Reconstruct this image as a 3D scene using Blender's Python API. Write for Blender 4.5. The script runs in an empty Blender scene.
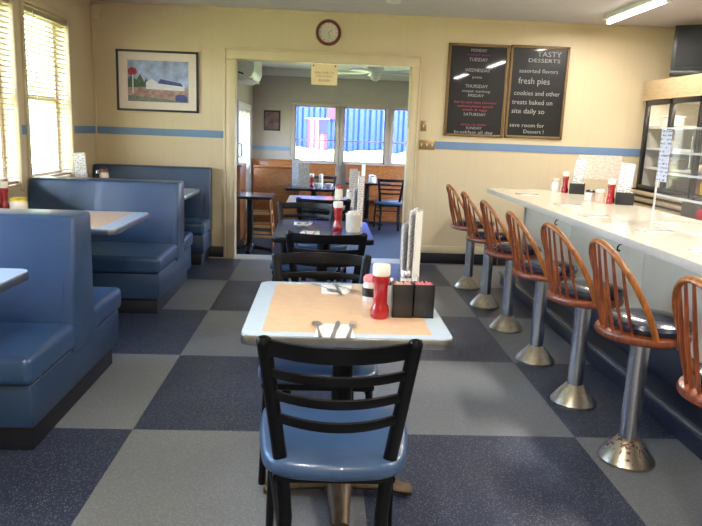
import bpy, bmesh, math, random
from mathutils import Matrix, Vector
random.seed(7)
PI = math.pi
C = bpy.context.scene.collection
S = bpy.context.scene

# ------------------------------------------------------------------ materials
def srgb(r, g, b):
    f = lambda c: (c/255)/12.92 if c/255 <= 0.04045 else (((c/255)+0.055)/1.055)**2.4
    return (f(r), f(g), f(b), 1)

def mat(name, col, rough=0.5, metal=0.0, noise=0.0, nscale=30, bump=0.0, bscale=80, spec=0.5, coat=0.0, emis=None, estr=0, trans=0):
    m = bpy.data.materials.new(name); m.use_nodes = True
    nt = m.node_tree; p = nt.nodes['Principled BSDF']
    c = srgb(*col)
    p.inputs['Base Color'].default_value = c
    p.inputs['Roughness'].default_value = rough
    p.inputs['Metallic'].default_value = metal
    p.inputs['Specular IOR Level'].default_value = spec
    p.inputs['Coat Weight'].default_value = coat
    p.inputs['Transmission Weight'].default_value = trans
    tc = nt.nodes.new('ShaderNodeTexCoord')
    if noise > 0:
        n = nt.nodes.new('ShaderNodeTexNoise'); n.inputs['Scale'].default_value = nscale; n.inputs['Detail'].default_value = 4
        nt.links.new(tc.outputs['Object'], n.inputs['Vector'])
        r = nt.nodes.new('ShaderNodeValToRGB')
        r.color_ramp.elements[0].position = .3; r.color_ramp.elements[1].position = .7
        r.color_ramp.elements[0].color = tuple(x*(1-noise) for x in c[:3])+(1,)
        r.color_ramp.elements[1].color = tuple(min(1, x*(1+noise)) for x in c[:3])+(1,)
        nt.links.new(n.outputs['Fac'], r.inputs['Fac']); nt.links.new(r.outputs['Color'], p.inputs['Base Color'])
    if bump > 0:
        n = nt.nodes.new('ShaderNodeTexNoise'); n.inputs['Scale'].default_value = bscale
        nt.links.new(tc.outputs['Object'], n.inputs['Vector'])
        b = nt.nodes.new('ShaderNodeBump'); b.inputs['Strength'].default_value = bump; b.inputs['Distance'].default_value = .01
        nt.links.new(n.outputs['Fac'], b.inputs['Height']); nt.links.new(b.outputs['Normal'], p.inputs['Normal'])
    if emis:
        p.inputs['Emission Color'].default_value = srgb(*emis); p.inputs['Emission Strength'].default_value = estr
    return m

def math_node(nt, op, a, b=None):
    n = nt.nodes.new('ShaderNodeMath'); n.operation = op
    for i, v in enumerate((a, b)):
        if v is None: continue
        if isinstance(v, (int, float)): n.inputs[i].default_value = v
        else: nt.links.new(v, n.inputs[i])
    return n.outputs[0]

def mixcol(nt, fac, a, b):
    n = nt.nodes.new('ShaderNodeMix'); n.data_type = 'RGBA'
    if isinstance(fac, (int, float)): n.inputs[0].default_value = fac
    else: nt.links.new(fac, n.inputs[0])
    for i, v in ((6, a), (7, b)):
        if isinstance(v, tuple): n.inputs[i].default_value = v
        else: nt.links.new(v, n.inputs[i])
    return n.outputs[2]

def floor_mat():
    m = bpy.data.materials.new('speckled_vinyl_checker'); m.use_nodes = True
    nt = m.node_tree; p = nt.nodes['Principled BSDF']
    tc = nt.nodes.new('ShaderNodeTexCoord'); sx = nt.nodes.new('ShaderNodeSeparateXYZ')
    nt.links.new(tc.outputs['Object'], sx.inputs[0])
    T = 1.068
    fx = math_node(nt, 'FLOOR', math_node(nt, 'DIVIDE', math_node(nt, 'ADD', sx.outputs[0], .8674+20*T), T))
    fy = math_node(nt, 'FLOOR', math_node(nt, 'DIVIDE', math_node(nt, 'ADD', sx.outputs[1], -2.998+20*T), T))
    par = math_node(nt, 'MODULO', math_node(nt, 'ADD', fx, fy), 2.0)
    base = mixcol(nt, par, srgb(46, 54, 76), srgb(120, 123, 128))
    v = nt.nodes.new('ShaderNodeTexVoronoi'); v.inputs['Scale'].default_value = 165
    nt.links.new(tc.outputs['Object'], v.inputs['Vector'])
    sc = nt.nodes.new('ShaderNodeSeparateColor'); nt.links.new(v.outputs['Color'], sc.inputs[0])
    near = math_node(nt, 'LESS_THAN', v.outputs['Distance'], .34)
    s1 = math_node(nt, 'MULTIPLY', near, math_node(nt, 'GREATER_THAN', sc.outputs[0], .62))
    s2 = math_node(nt, 'MULTIPLY', near, math_node(nt, 'LESS_THAN', sc.outputs[0], .2))
    c1 = mixcol(nt, math_node(nt, 'MULTIPLY', s1, .55), base, srgb(176, 178, 182))
    c2 = mixcol(nt, math_node(nt, 'MULTIPLY', s2, .5), c1, srgb(60, 64, 74))
    n = nt.nodes.new('ShaderNodeTexNoise'); n.inputs['Scale'].default_value = 3; n.inputs['Detail'].default_value = 5
    nt.links.new(tc.outputs['Object'], n.inputs['Vector'])
    nt.links.new(c2, p.inputs['Base Color'])
    rr = math_node(nt, 'ADD', math_node(nt, 'MULTIPLY', n.outputs['Fac'], .2), .30)
    nt.links.new(rr, p.inputs['Roughness'])
    p.inputs['Specular IOR Level'].default_value = .45
    return m

def panel_mat(name, col, rough=.45, axis=0):
    # painted vertical grooved panelling
    m = bpy.data.materials.new(name); m.use_nodes = True
    nt = m.node_tree; p = nt.nodes['Principled BSDF']
    tc = nt.nodes.new('ShaderNodeTexCoord'); sx = nt.nodes.new('ShaderNodeSeparateXYZ')
    nt.links.new(tc.outputs['Object'], sx.inputs[0])
    u = sx.outputs[axis]
    g = None
    for per, off in ((.41, .07), (.41, .17), (.82, .36)):
        f = math_node(nt, 'FRACT', math_node(nt, 'DIVIDE', math_node(nt, 'ADD', u, 20+off), per))
        k = math_node(nt, 'LESS_THAN', f, .006/per)
        g = k if g is None else math_node(nt, 'MAXIMUM', g, k)
    c = srgb(*col)
    n = nt.nodes.new('ShaderNodeTexNoise'); n.inputs['Scale'].default_value = 2.5; n.inputs['Detail'].default_value = 3
    nt.links.new(tc.outputs['Object'], n.inputs['Vector'])
    c0 = mixcol(nt, n.outputs['Fac'], tuple(x*.94 for x in c[:3])+(1,), tuple(x*1.05 for x in c[:3])+(1,))
    c1 = mixcol(nt, math_node(nt, 'MULTIPLY', g, .12), c0, tuple(x*.55 for x in c[:3])+(1,))
    nt.links.new(c1, p.inputs['Base Color'])
    b = nt.nodes.new('ShaderNodeBump'); b.inputs['Strength'].default_value = .4; b.inputs['Distance'].default_value = .004; b.invert = True
    nt.links.new(g, b.inputs['Height']); nt.links.new(b.outputs['Normal'], p.inputs['Normal'])
    p.inputs['Roughness'].default_value = rough
    return m

def wood_mat(name, col, dark, rough=.35, scale=(6, 6, 1.2), coat=.2):
    m = bpy.data.materials.new(name); m.use_nodes = True
    nt = m.node_tree; p = nt.nodes['Principled BSDF']
    tc = nt.nodes.new('ShaderNodeTexCoord'); mp = nt.nodes.new('ShaderNodeMapping'); mp.inputs['Scale'].default_value = scale
    nt.links.new(tc.outputs['Object'], mp.inputs['Vector'])
    n = nt.nodes.new('ShaderNodeTexNoise'); n.inputs['Scale'].default_value = 9; n.inputs['Detail'].default_value = 6; n.inputs['Distortion'].default_value = .6
    nt.links.new(mp.outputs[0], n.inputs['Vector'])
    r = nt.nodes.new('ShaderNodeValToRGB'); r.color_ramp.elements[0].position = .32; r.color_ramp.elements[1].position = .68
    r.color_ramp.elements[0].color = srgb(*dark); r.color_ramp.elements[1].color = srgb(*col)
    nt.links.new(n.outputs['Fac'], r.inputs['Fac']); nt.links.new(r.outputs['Color'], p.inputs['Base Color'])
    p.inputs['Roughness'].default_value = rough; p.inputs['Coat Weight'].default_value = coat; p.inputs['Coat Roughness'].default_value = .15
    return m

def print_mat(name, paper, ink, hscale=70, vaxis=2, uaxis=0, amount=.5, rough=.35):
    # rows of small unreadable print on a card
    m = bpy.data.materials.new(name); m.use_nodes = True
    nt = m.node_tree; p = nt.nodes['Principled BSDF']
    tc = nt.nodes.new('ShaderNodeTexCoord'); sx = nt.nodes.new('ShaderNodeSeparateXYZ')
    nt.links.new(tc.outputs['Object'], sx.inputs[0])
    f = math_node(nt, 'FRACT', math_node(nt, 'MULTIPLY', math_node(nt, 'ADD', sx.outputs[vaxis], 10), hscale))
    row = math_node(nt, 'LESS_THAN', f, .45)
    n = nt.nodes.new('ShaderNodeTexNoise'); n.inputs['Scale'].default_value = 45; n.inputs['Detail'].default_value = 1
    nt.links.new(tc.outputs['Object'], n.inputs['Vector'])
    w = math_node(nt, 'GREATER_THAN', n.outputs['Fac'], .5)
    k = math_node(nt, 'MULTIPLY', math_node(nt, 'MULTIPLY', row, w), amount)
    nt.links.new(mixcol(nt, k, srgb(*paper), srgb(*ink)), p.inputs['Base Color'])
    p.inputs['Roughness'].default_value = rough
    return m

def clear_mat(name, tint=(1, 1, 1), refl=.10, rough=.03, opac=0.0, opcol=(.9, .93, .95, 1)):
    m = bpy.data.materials.new(name); m.use_nodes = True
    nt = m.node_tree; nt.nodes.clear()
    o = nt.nodes.new('ShaderNodeOutputMaterial'); t = nt.nodes.new('ShaderNodeBsdfTransparent'); g = nt.nodes.new('ShaderNodeBsdfGlossy')
    t.inputs[0].default_value = (*tint, 1); g.inputs['Roughness'].default_value = rough
    fr = nt.nodes.new('ShaderNodeFresnel'); fr.inputs[0].default_value = 1.45
    mx = nt.nodes.new('ShaderNodeMixShader')
    ge = nt.nodes.new('ShaderNodeNewGeometry')
    front = math_node(nt, 'SUBTRACT', 1.0, ge.outputs['Backfacing'])
    fac = math_node(nt, 'MULTIPLY', math_node(nt, 'ADD', math_node(nt, 'MULTIPLY', fr.outputs[0], .8), refl*.1), front)
    nt.links.new(fac, mx.inputs[0]); nt.links.new(t.outputs[0], mx.inputs[1]); nt.links.new(g.outputs[0], mx.inputs[2])
    last = mx.outputs[0]
    if opac > 0:
        d = nt.nodes.new('ShaderNodeBsdfDiffuse'); d.inputs[0].default_value = opcol
        m2 = nt.nodes.new('ShaderNodeMixShader'); m2.inputs[0].default_value = opac
        nt.links.new(last, m2.inputs[1]); nt.links.new(d.outputs[0], m2.inputs[2]); last = m2.outputs[0]
    nt.links.new(last, o.inputs[0])
    return m

M = dict(
    floor=floor_mat(),
    carpet=mat('navy_floor', (34, 42, 64), .6, noise=.2, nscale=60, bump=.1),
    wall=panel_mat('cream_panel_x', (212, 194, 160), axis=0),
    wally=panel_mat('cream_panel_y', (212, 194, 160), axis=1),
    trimw=mat('cream_trim', (212, 194, 160), .4, noise=.04, nscale=8),
    ceil=mat('ceiling_paint', (208, 204, 210), .8, noise=.03, nscale=6),
    greywall=mat('grey_beige_wall', (158, 150, 146), .7, noise=.04, nscale=5),
    stripe=mat('blue_stripe', (106, 136, 174), .5, noise=.03, nscale=9),
    blackbase=mat('black_rubber_base', (22, 24, 34), .5, noise=.15, nscale=20),
    vinyl=mat('blue_vinyl', (45, 70, 104), .3, noise=.07, nscale=12, bump=.12, bscale=160, coat=.1),
    vinyldark=mat('blue_vinyl_riser', (40, 62, 90), .4, noise=.07, nscale=12, bump=.1, bscale=160),
    seatblue=mat('blue_seat_vinyl', (58, 82, 114), .3, noise=.05, nscale=14, bump=.08, bscale=180, coat=.15),
    navyvinyl=mat('navy_cushion', (34, 40, 58), .2, noise=.08, nscale=14, coat=.5),
    blackmetal=mat('black_metal', (5, 5, 7), .36, noise=.1, nscale=30, spec=.25),
    bronze=mat('worn_bronze', (92, 78, 62), .45, .6, noise=.25, nscale=25),
    steel=mat('polished_steel', (206, 208, 214), .27, 1, noise=.06, nscale=10),
    bell=mat('worn_nickel', (200, 190, 172), .3, 1, noise=.22, nscale=26),
    cutl=mat('cutlery_steel', (150, 148, 144), .45, .5, noise=.05),
    alu=mat('table_edge_metal', (160, 162, 160), .3, 1, noise=.08, nscale=40),
    lam=mat('pale_blue_laminate', (196, 212, 226), .18, noise=.03, nscale=30, coat=.3),
    peach=mat('peach_laminate', (232, 192, 156), .22, noise=.04, nscale=25, coat=.3),
    pinklam=mat('white_laminate', (214, 212, 214), .65, noise=.04, nscale=25, coat=.3),
    darklam=mat('dark_blue_laminate', (66, 76, 100), .22, noise=.1, nscale=30, coat=.3),
    counter=mat('cream_counter_laminate', (236, 226, 204), .16, noise=.06, nscale=18, coat=.3),
    cedge=mat('counter_edge', (206, 196, 188), .3, noise=.04),
    cpanel=mat('grey_white_counter_panel', (208, 194, 174), .4, noise=.03, nscale=6),
    oak=wood_mat('orange_wood', (172, 106, 44), (118, 66, 24)),
    hoop=wood_mat('red_brown_wood', (140, 72, 36), (90, 40, 20), rough=.35, coat=.25),
    pine=wood_mat('pale_pine', (206, 168, 112), (176, 134, 84), scale=(1, 6, 6)),
    boothwood=wood_mat('booth_wood', (158, 98, 50), (118, 68, 34), scale=(2, 2, 6)),
    tanwood=wood_mat('tan_valance', (196, 170, 134), (176, 148, 112), scale=(6, 1, 6)),
    goldframe=mat('brass_frame', (120, 94, 58), .5, .2, noise=.15, nscale=30),
    chalk=mat('chalkboard', (17, 18, 21), .38, noise=.25, nscale=5, coat=.25, spec=.3),
    chw=mat('white_chalk', (168, 168, 170), .9), chp=mat('pink_chalk', (176, 70, 96), .9), chm=mat('magenta_chalk', (130, 64, 130), .9),
    navy=mat('navy_frame', (26, 34, 56), .35), matboard=mat('cream_mat', (224, 210, 196), .7, noise=.03),
    maroon=mat('maroon_plastic', (104, 16, 24), .3, coat=.4), clockface=mat('clock_face', (208, 200, 186), .4, noise=.03),
    white=mat('white_plastic', (228, 228, 226), .35, noise=.02), offwhite=mat('offwhite_metal', (206, 204, 200), .4, noise=.03),
    fanw=mat('fan_blade_white', (214, 216, 222), .35),
    blind=mat('cream_blind', (166, 146, 122), .5, noise=.03),
    winframe=mat('window_frame', (206, 186, 158), .4, noise=.04), winwhite=mat('white_window_frame', (160, 150, 146), .4, noise=.03),
    darkgap=mat('slot_shade_dark', (50, 44, 40), .5),  # shade inside the back counter slots, put into the colour
    glass=clear_mat('window_glass'), acrylic=clear_mat('acrylic', refl=.0, opac=.012), acredge=clear_mat('acrylic_edge', refl=.3, opac=.4),
    red=mat('ketchup_red', (150, 12, 22), .2, coat=.6, noise=.08, nscale=20), cap=mat('white_cap', (232, 226, 214), .35),
    paper=mat('white_paper', (236, 234, 228), .7, noise=.03, nscale=50),
    black=mat('black_plastic', (24, 24, 26), .35, noise=.1, nscale=20), screen=mat('tv_screen', (24, 25, 30), .4, coat=.0, spec=.25),
    pink=mat('pink_packets', (232, 130, 140), .5, noise=.35, nscale=60), pinkpale=mat('pale_pink_packets', (236, 176, 160), .5, noise=.25, nscale=60),
    jar=mat('cloudy_glass', (216, 214, 212), .15, noise=.05, coat=.5), crock=mat('cream_crock', (222, 212, 194), .35, noise=.05, coat=.3),
    menu=print_mat('menu_print', (236, 234, 236), (70, 76, 104), 60, 2, 0, .6), menu2=print_mat('menu_print_grey', (206, 208, 216), (80, 84, 110), 45, 2, 0, .5),
    sheet=print_mat('printed_sheet', (240, 226, 208), (206, 110, 100), 60, 2, 0, .45),
    signm=mat('sign_card', (236, 214, 164), .5, noise=.05), signink=mat('sign_ink', (120, 90, 50), .6), signred=mat('sign_ink_grey', (150, 130, 120), .6),
    brown=mat('brown_switch_plate', (150, 124, 84), .3, .5), fixture=mat('white_enamel', (230, 230, 228), .4),
    tube=mat('lit_tube', (255, 250, 240), .5, emis=(255, 248, 238), estr=10),
    grass=mat('sunny_grass', (176, 186, 116), .9, noise=.45, nscale=3), container=mat('blue_corrugated_steel', (2, 38, 136), .45, noise=.08, nscale=2),
    flagred=mat('faded_red_cloth', (170, 24, 60), .8), flagwhite=mat('white_cloth', (170, 140, 156), .8), flagnavy=mat('navy_cloth', (10, 14, 50), .8),
    leaf=mat('pale_green_foliage', (160, 190, 150), .8, noise=.2, nscale=3), bark=mat('bark', (96, 80, 64), .9, noise=.3, nscale=20),
    fridgein=mat('cooler_interior', (206, 202, 190), .5, noise=.04), steelbox=mat('dark_grey_metal', (88, 84, 82), .4, .5, noise=.1),
    yellow=mat('yellow_fruit', (226, 196, 70), .45, noise=.15, nscale=20), cream=mat('cream_dessert', (236, 222, 190), .6, noise=.1, nscale=30),
    pinkbox=mat('dusty_pink_carton', (176, 116, 116), .6), redt=mat('red_plastic', (200, 36, 56), .35), stick=print_mat('purple_sticker', (214, 216, 240), (84, 70, 150), 40, 2, 0, .8),
    rose=mat('rose_print', (84, 60, 72), .6, noise=.9, nscale=9), sky=mat('painted_sky', (150, 164, 196), .6, noise=.4, nscale=9),
    pgreen=mat('painted_green', (70, 92, 70), .7, noise=.3, nscale=30), pstreet=mat('painted_street', (160, 128, 120), .7, noise=.35, nscale=26),
    pblue=mat('painted_blue', (70, 78, 130), .7, noise=.3, nscale=40), pwhite=mat('painted_white', (212, 212, 214), .7, noise=.1, nscale=30),
    pred=mat('painted_red', (150, 50, 56), .7, noise=.2, nscale=40), pgrey=mat('painted_grey', (112, 118, 112), .7, noise=.2, nscale=20),
    navybox=mat('navy_step_vinyl', (32, 38, 56), .35, noise=.1, nscale=20), nosing=mat('nosing_metal', (150, 156, 168), .25, .9, noise=.05),
)

# ------------------------------------------------------------------ mesh helpers
def new(): return bmesh.new()

def add(bm, src, mtx=None):
    me = bpy.data.meshes.new('t'); src.to_mesh(me); src.free()
    if mtx is not None: me.transform(mtx)
    bm.from_mesh(me); bpy.data.meshes.remove(me)

def bx(bm, c, s, bev=0.0, rot=None, seg=2):
    b = bmesh.new(); bmesh.ops.create_cube(b, size=1)
    for v in b.verts: v.co = Vector((v.co.x*s[0], v.co.y*s[1], v.co.z*s[2]))
    if bev > 0:
        bmesh.ops.bevel(b, geom=b.edges[:]+b.verts[:], offset=min(bev, min(s)*.49), segments=seg, affect='EDGES', profile=.5)
    m = Matrix.Translation(c) @ (rot if rot is not None else Matrix.Identity(4))
    add(bm, b, m)
    return bm

def bb(bm, x0, x1, y0, y1, z0, z1, bev=0.0, seg=2):
    return bx(bm, ((x0+x1)/2, (y0+y1)/2, (z0+z1)/2), (abs(x1-x0), abs(y1-y0), abs(z1-z0)), bev, None, seg)

def prism(bm, poly, z0, z1, bev=0.0, mtx=None, seg=2):
    b = bmesh.new()
    lo = [b.verts.new((p[0], p[1], z0)) for p in poly]; hi = [b.verts.new((p[0], p[1], z1)) for p in poly]
    b.faces.new(lo[::-1]); b.faces.new(hi); n = len(poly)
    for i in range(n): b.faces.new((lo[i], lo[(i+1) % n], hi[(i+1) % n], hi[i]))
    bmesh.ops.recalc_face_normals(b, faces=b.faces[:])
    if bev > 0:
        es = [e for e in b.edges if abs(e.verts[0].co.z-e.verts[1].co.z) < 1e-6]
        bmesh.ops.bevel(b, geom=es, offset=bev, segments=seg, affect='EDGES', profile=.5)
    add(bm, b, mtx)
    return bm

def rrect(hx, hy, r, n=5, cx=0, cy=0):
    out = []
    for sx, sy, a0 in ((1, 1, 0), (-1, 1, PI/2), (-1, -1, PI), (1, -1, 1.5*PI)):
        for i in range(n+1):
            a = a0+PI/2*i/n
            out.append((cx+sx*(hx-r)+r*math.cos(a), cy+sy*(hy-r)+r*math.sin(a)))
    return out

def lathe(bm, prof, n=24, o=(0, 0, 0), mtx=None, caps=True):
    b = bmesh.new(); rings = []
    for r, z in prof:
        if r < 1e-5: rings.append([b.verts.new((0, 0, z))])
        else: rings.append([b.verts.new((r*math.cos(2*PI*i/n), r*math.sin(2*PI*i/n), z)) for i in range(n)])
    for A, B in zip(rings, rings[1:]):
        for i in range(n):
            j = (i+1) % n
            if len(A) == 1 and len(B) == 1: continue
            if len(A) == 1: b.faces.new((A[0], B[j], B[i]))
            elif len(B) == 1: b.faces.new((A[i], A[j], B[0]))
            else: b.faces.new((A[i], A[j], B[j], B[i]))
    for R in (rings[0], rings[-1]) if caps else ():
        if len(R) > 1:
            try: b.faces.new(R)
            except ValueError: pass
    bmesh.ops.recalc_face_normals(b, faces=b.faces[:])
    add(bm, b, Matrix.Translation(o) @ (mtx if mtx is not None else Matrix.Identity(4)))
    return bm

def tube(bm, pts, rx, ry=None, n=10, side=None, closed=False, radii=None):
    # sweep an elliptical section along pts; rx along 'side' direction, ry across
    ry = ry or rx; pts = [Vector(p) for p in pts]; N = len(pts); b = bmesh.new(); rings = []
    prev = None
    for i, p in enumerate(pts):
        if closed: t = (pts[(i+1) % N]-pts[i-1]).normalized()
        else: t = (pts[min(i+1, N-1)]-pts[max(i-1, 0)]).normalized()
        if side is not None: u = Vector(side) - t*t.dot(Vector(side))
        elif prev is not None: u = prev - t*t.dot(prev)
        else: u = t.orthogonal()
        if u.length < 1e-4: u = t.orthogonal()
        u.normalize(); prev = u; w = t.cross(u); k = radii[i] if radii else 1
        rings.append([b.verts.new(p+u*rx*k*math.cos(2*PI*j/n)+w*ry*k*math.sin(2*PI*j/n)) for j in range(n)])
    R = list(zip(rings, rings[1:])) + ([(rings[-1], rings[0])] if closed else [])
    for A, B in R:
        for j in range(n): b.faces.new((A[j], A[(j+1) % n], B[(j+1) % n], B[j]))
    if not closed: b.faces.new(rings[0][::-1]); b.faces.new(rings[-1])
    bmesh.ops.recalc_face_normals(b, faces=b.faces[:])
    add(bm, b); return bm

def curve(pts, k=6):
    # catmull-rom through points
    P = [Vector(p) for p in pts]; P = [P[0]*2-P[1]]+P+[P[-1]*2-P[-2]]; out = []
    for i in range(1, len(P)-2):
        for j in range(k):
            t = j/k; a, b, c, d = P[i-1:i+3]
            out.append(.5*((2*b)+(c-a)*t+(2*a-5*b+4*c-d)*t*t+(3*b-a-3*c+d)*t**3))
    out.append(P[-2]); return out

def obj(name, bm, m, parent=None, smooth=True, ang=40, **kw):
    me = bpy.data.meshes.new(name); bm.normal_update(); bm.to_mesh(me); bm.free()
    me.materials.append(M[m] if isinstance(m, str) else m)
    if smooth:
        me.shade_smooth(); me.set_sharp_from_angle(angle=math.radians(ang))
    o = bpy.data.objects.new(name, me); C.objects.link(o)
    if parent: o.parent = parent
    for k, v in kw.items(): o[k] = v
    return o

def tag(o, label, cat, group=None, kind=None):
    o['label'] = label; o['category'] = cat
    if group: o['group'] = group
    if kind: o['kind'] = kind
    return o

def thing(name, label, cat, loc=(0, 0, 0), rz=0, group=None):
    o = bpy.data.objects.new(name, None); C.objects.link(o); o.empty_display_size = .1
    o.location = loc; o.rotation_euler = (0, 0, rz)
    return tag(o, label, cat, group)

def struct(name, bm, m, parent=None, **kw):
    o = obj(name, bm, m, parent, **kw)
    if not parent: o['kind'] = 'structure'
    return o

def dup(root, loc, rz=None, label=None, group=None, rot=None):
    r = root.copy(); C.objects.link(r); r.location = loc
    if rz is not None: r.rotation_euler = (0, 0, rz)
    if rot is not None: r.rotation_euler = rot
    if label: r['label'] = label
    if group: r['group'] = group
    for ch in list(root.children):
        c = ch.copy(); C.objects.link(c); c.parent = r
        for g in list(ch.children):
            d = g.copy(); C.objects.link(d); d.parent = c
    return r

def text(name, body, m, size, loc, parent, width=None, align='CENTER', depth=.0008):
    cu = bpy.data.curves.new(name, 'FONT'); cu.body = body; cu.size = size; cu.align_x = align; cu.extrude = depth; cu.resolution_u = 2; cu.offset = -size*.004
    t = bpy.data.objects.new(name, cu); C.objects.link(t)
    bpy.context.view_layer.update()
    dg = bpy.context.evaluated_depsgraph_get()
    me = bpy.data.meshes.new_from_object(t.evaluated_get(dg))
    C.objects.unlink(t); bpy.data.objects.remove(t)
    if width:
        xs = [v.co.x for v in me.vertices]; w = max(xs)-min(xs); s = width/w
        for v in me.vertices: v.co.x *= s
    me.transform(Matrix.Rotation(PI/2, 4, 'X'))
    me.materials.clear(); me.materials.append(M[m])
    o = bpy.data.objects.new(name, me); C.objects.link(o); o.parent = parent; o.location = loc
    return o

RX = lambda a: Matrix.Rotation(a, 4, 'X')
RY = lambda a: Matrix.Rotation(a, 4, 'Y')
RZ = lambda a: Matrix.Rotation(a, 4, 'Z')

# ------------------------------------------------------------------ camera
cam = bpy.data.cameras.new('camera'); camo = bpy.data.objects.new('camera', cam); C.objects.link(camo)
F, pit, yaw, rol = 668.4, .1953, .0465, .0386
fw = Vector((math.sin(yaw)*math.cos(pit), math.cos(yaw)*math.cos(pit), -math.sin(pit)))
rt = Vector((math.cos(yaw), -math.sin(yaw), 0)); up = rt.cross(fw)
r2 = rt*math.cos(rol)+up*math.sin(rol); u2 = up*math.cos(rol)-rt*math.sin(rol)
R3 = Matrix((r2, u2, -fw)).transposed()
camo.matrix_world = Matrix.Translation((0, 0, 1.43)) @ R3.to_4x4()
cam.sensor_width = 36; cam.lens = F*36/702; cam.clip_start = .05; cam.clip_end = 200
S.camera = camo

# ------------------------------------------------------------------ setting
XL, XR, YB, YF, H = -2.43, 4.15, 7.35, -2.6, 2.635
b = new(); bb(b, XL-.2, XR+.2, YF-.2, 7.27, -.3, 0); struct('floor', b, 'floor', smooth=False)
b = new(); bb(b, XL-.2, XR+.2, YF-.2, YB+.15, H, H+.15); struct('ceiling', b, 'ceil', smooth=False)

def wall_open(x0, x1, z0, z1, ops):
    # rectangles covering a wall minus openings (u0,u1,v0,v1), sorted in u, non-overlapping
    out = []; u = x0
    for a, c, d, e in sorted(ops):
        out.append((u, a, z0, z1))
        if d > z0: out.append((a, c, z0, d))
        if e < z1: out.append((a, c, e, z1))
        u = c
    out.append((u, x1, z0, z1)); return [r for r in out if r[1]-r[0] > 1e-4]

WL = [(1.9, 2.85, .9, 2.34), (3.3, 4.25, .9, 2.34), (4.57, 5.5, .9, 2.34), (5.7, 6.64, .9, 2.34)]
b = new()
for u0, u1, v0, v1 in wall_open(YF, YB+.15, -.3, H, WL): bb(b, XL-.2, XL, u0, u1, v0, v1)
struct('wall_left', b, 'wally', smooth=False)
b = new()
for u0, u1, v0, v1 in wall_open(XL-.2, XR+.2, -.3, H, [(-.962, .914, -.3, 2.13)]): bb(b, u0, u1, YB, YB+.15, v0, v1)
struct('wall_back', b, 'wall', smooth=False)
b = new(); bb(b, XR, XR+.15, YF, YB, 0, H); struct('wall_right', b, 'wally', smooth=False)
b = new()
for u0, u1, v0, v1 in wall_open(XL-.2, XR+.2, 0, H, []): bb(b, u0, u1, YF-.15, YF, v0, v1)
struct('wall_front', b, 'wall', smooth=False)

# doorway casing
b = new()
bb(b, -1.052, -.962, YB-.022, YB, 0, 2.119, .004); bb(b, -1.075, -1.0525, YB-.03, YB, 0, 2.217, .004)
bb(b, .914, .9895, YB-.022, YB, 0, 2.119, .004); bb(b, .990, 1.012, YB-.03, YB, 0, 2.217, .004)
bb(b, -1.052, .9895, YB-.022, YB, 2.12, 2.2175, .004); bb(b, -1.075, 1.012, YB-.03, YB, 2.218, 2.24, .004)
bb(b, -.962, -.956, YB-.026, YB+.16, -.2, 2.121, .002); bb(b, .908, .914, YB-.026, YB+.16, -.2, 2.121, .002); bb(b, -.962, .914, YB-.026, YB+.16, 2.122, 2.13, .002)
struct('trim_1', b, 'trimw')
# blue stripes
b = new(); bb(b, XL+.001, -1.078, YB-.008, YB+.001, 1.30, 1.375, .001); struct('trim_2', b, 'stripe', smooth=False)
b = new(); bb(b, 1.206, XR, YB-.008, YB+.001, 1.272, 1.352, .001); struct('trim_3', b, 'stripe', smooth=False)
b = new()
for u0, u1 in ((YF, 1.86), (2.89, 3.26), (4.29, 4.53), (5.545, 5.66), (6.70, YB-.008)): bb(b, XL-.001, XL+.008, u0, u1, 1.30, 1.375, .001)
struct('trim_4', b, 'stripe', smooth=False)
# corner bead and ceiling trim
b = new(); bb(b, XL, XL+.02, YB-.02, YB, 0, H, .003); struct('trim_5', b, 'trimw')
b = new(); bb(b, XL, XR, YB-.018, YB, H-.03, H, .004); struct('trim_6', b, 'trimw')
b = new(); bb(b, XL, -1.06, YB-.012, YB, .0, .12, .003); bb(b, 1.012, 1.99, YB-.012, YB, 0, .12, .003); bb(b, 2.0, XR, YB-.012, YB, 0, .12, .003)
struct('baseboard_back', b, 'blackbase')
b = new(); bb(b, 1.012, 1.99, YB-.016, YB, .12, .20, .005); struct('baseboard_cap', b, 'trimw')['kind'] = 'structure'
b = new(); bb(b, XL, XL+.012, YF, YB, 0, .1, .003); struct('baseboard_left', b, 'blackbase')

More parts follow.
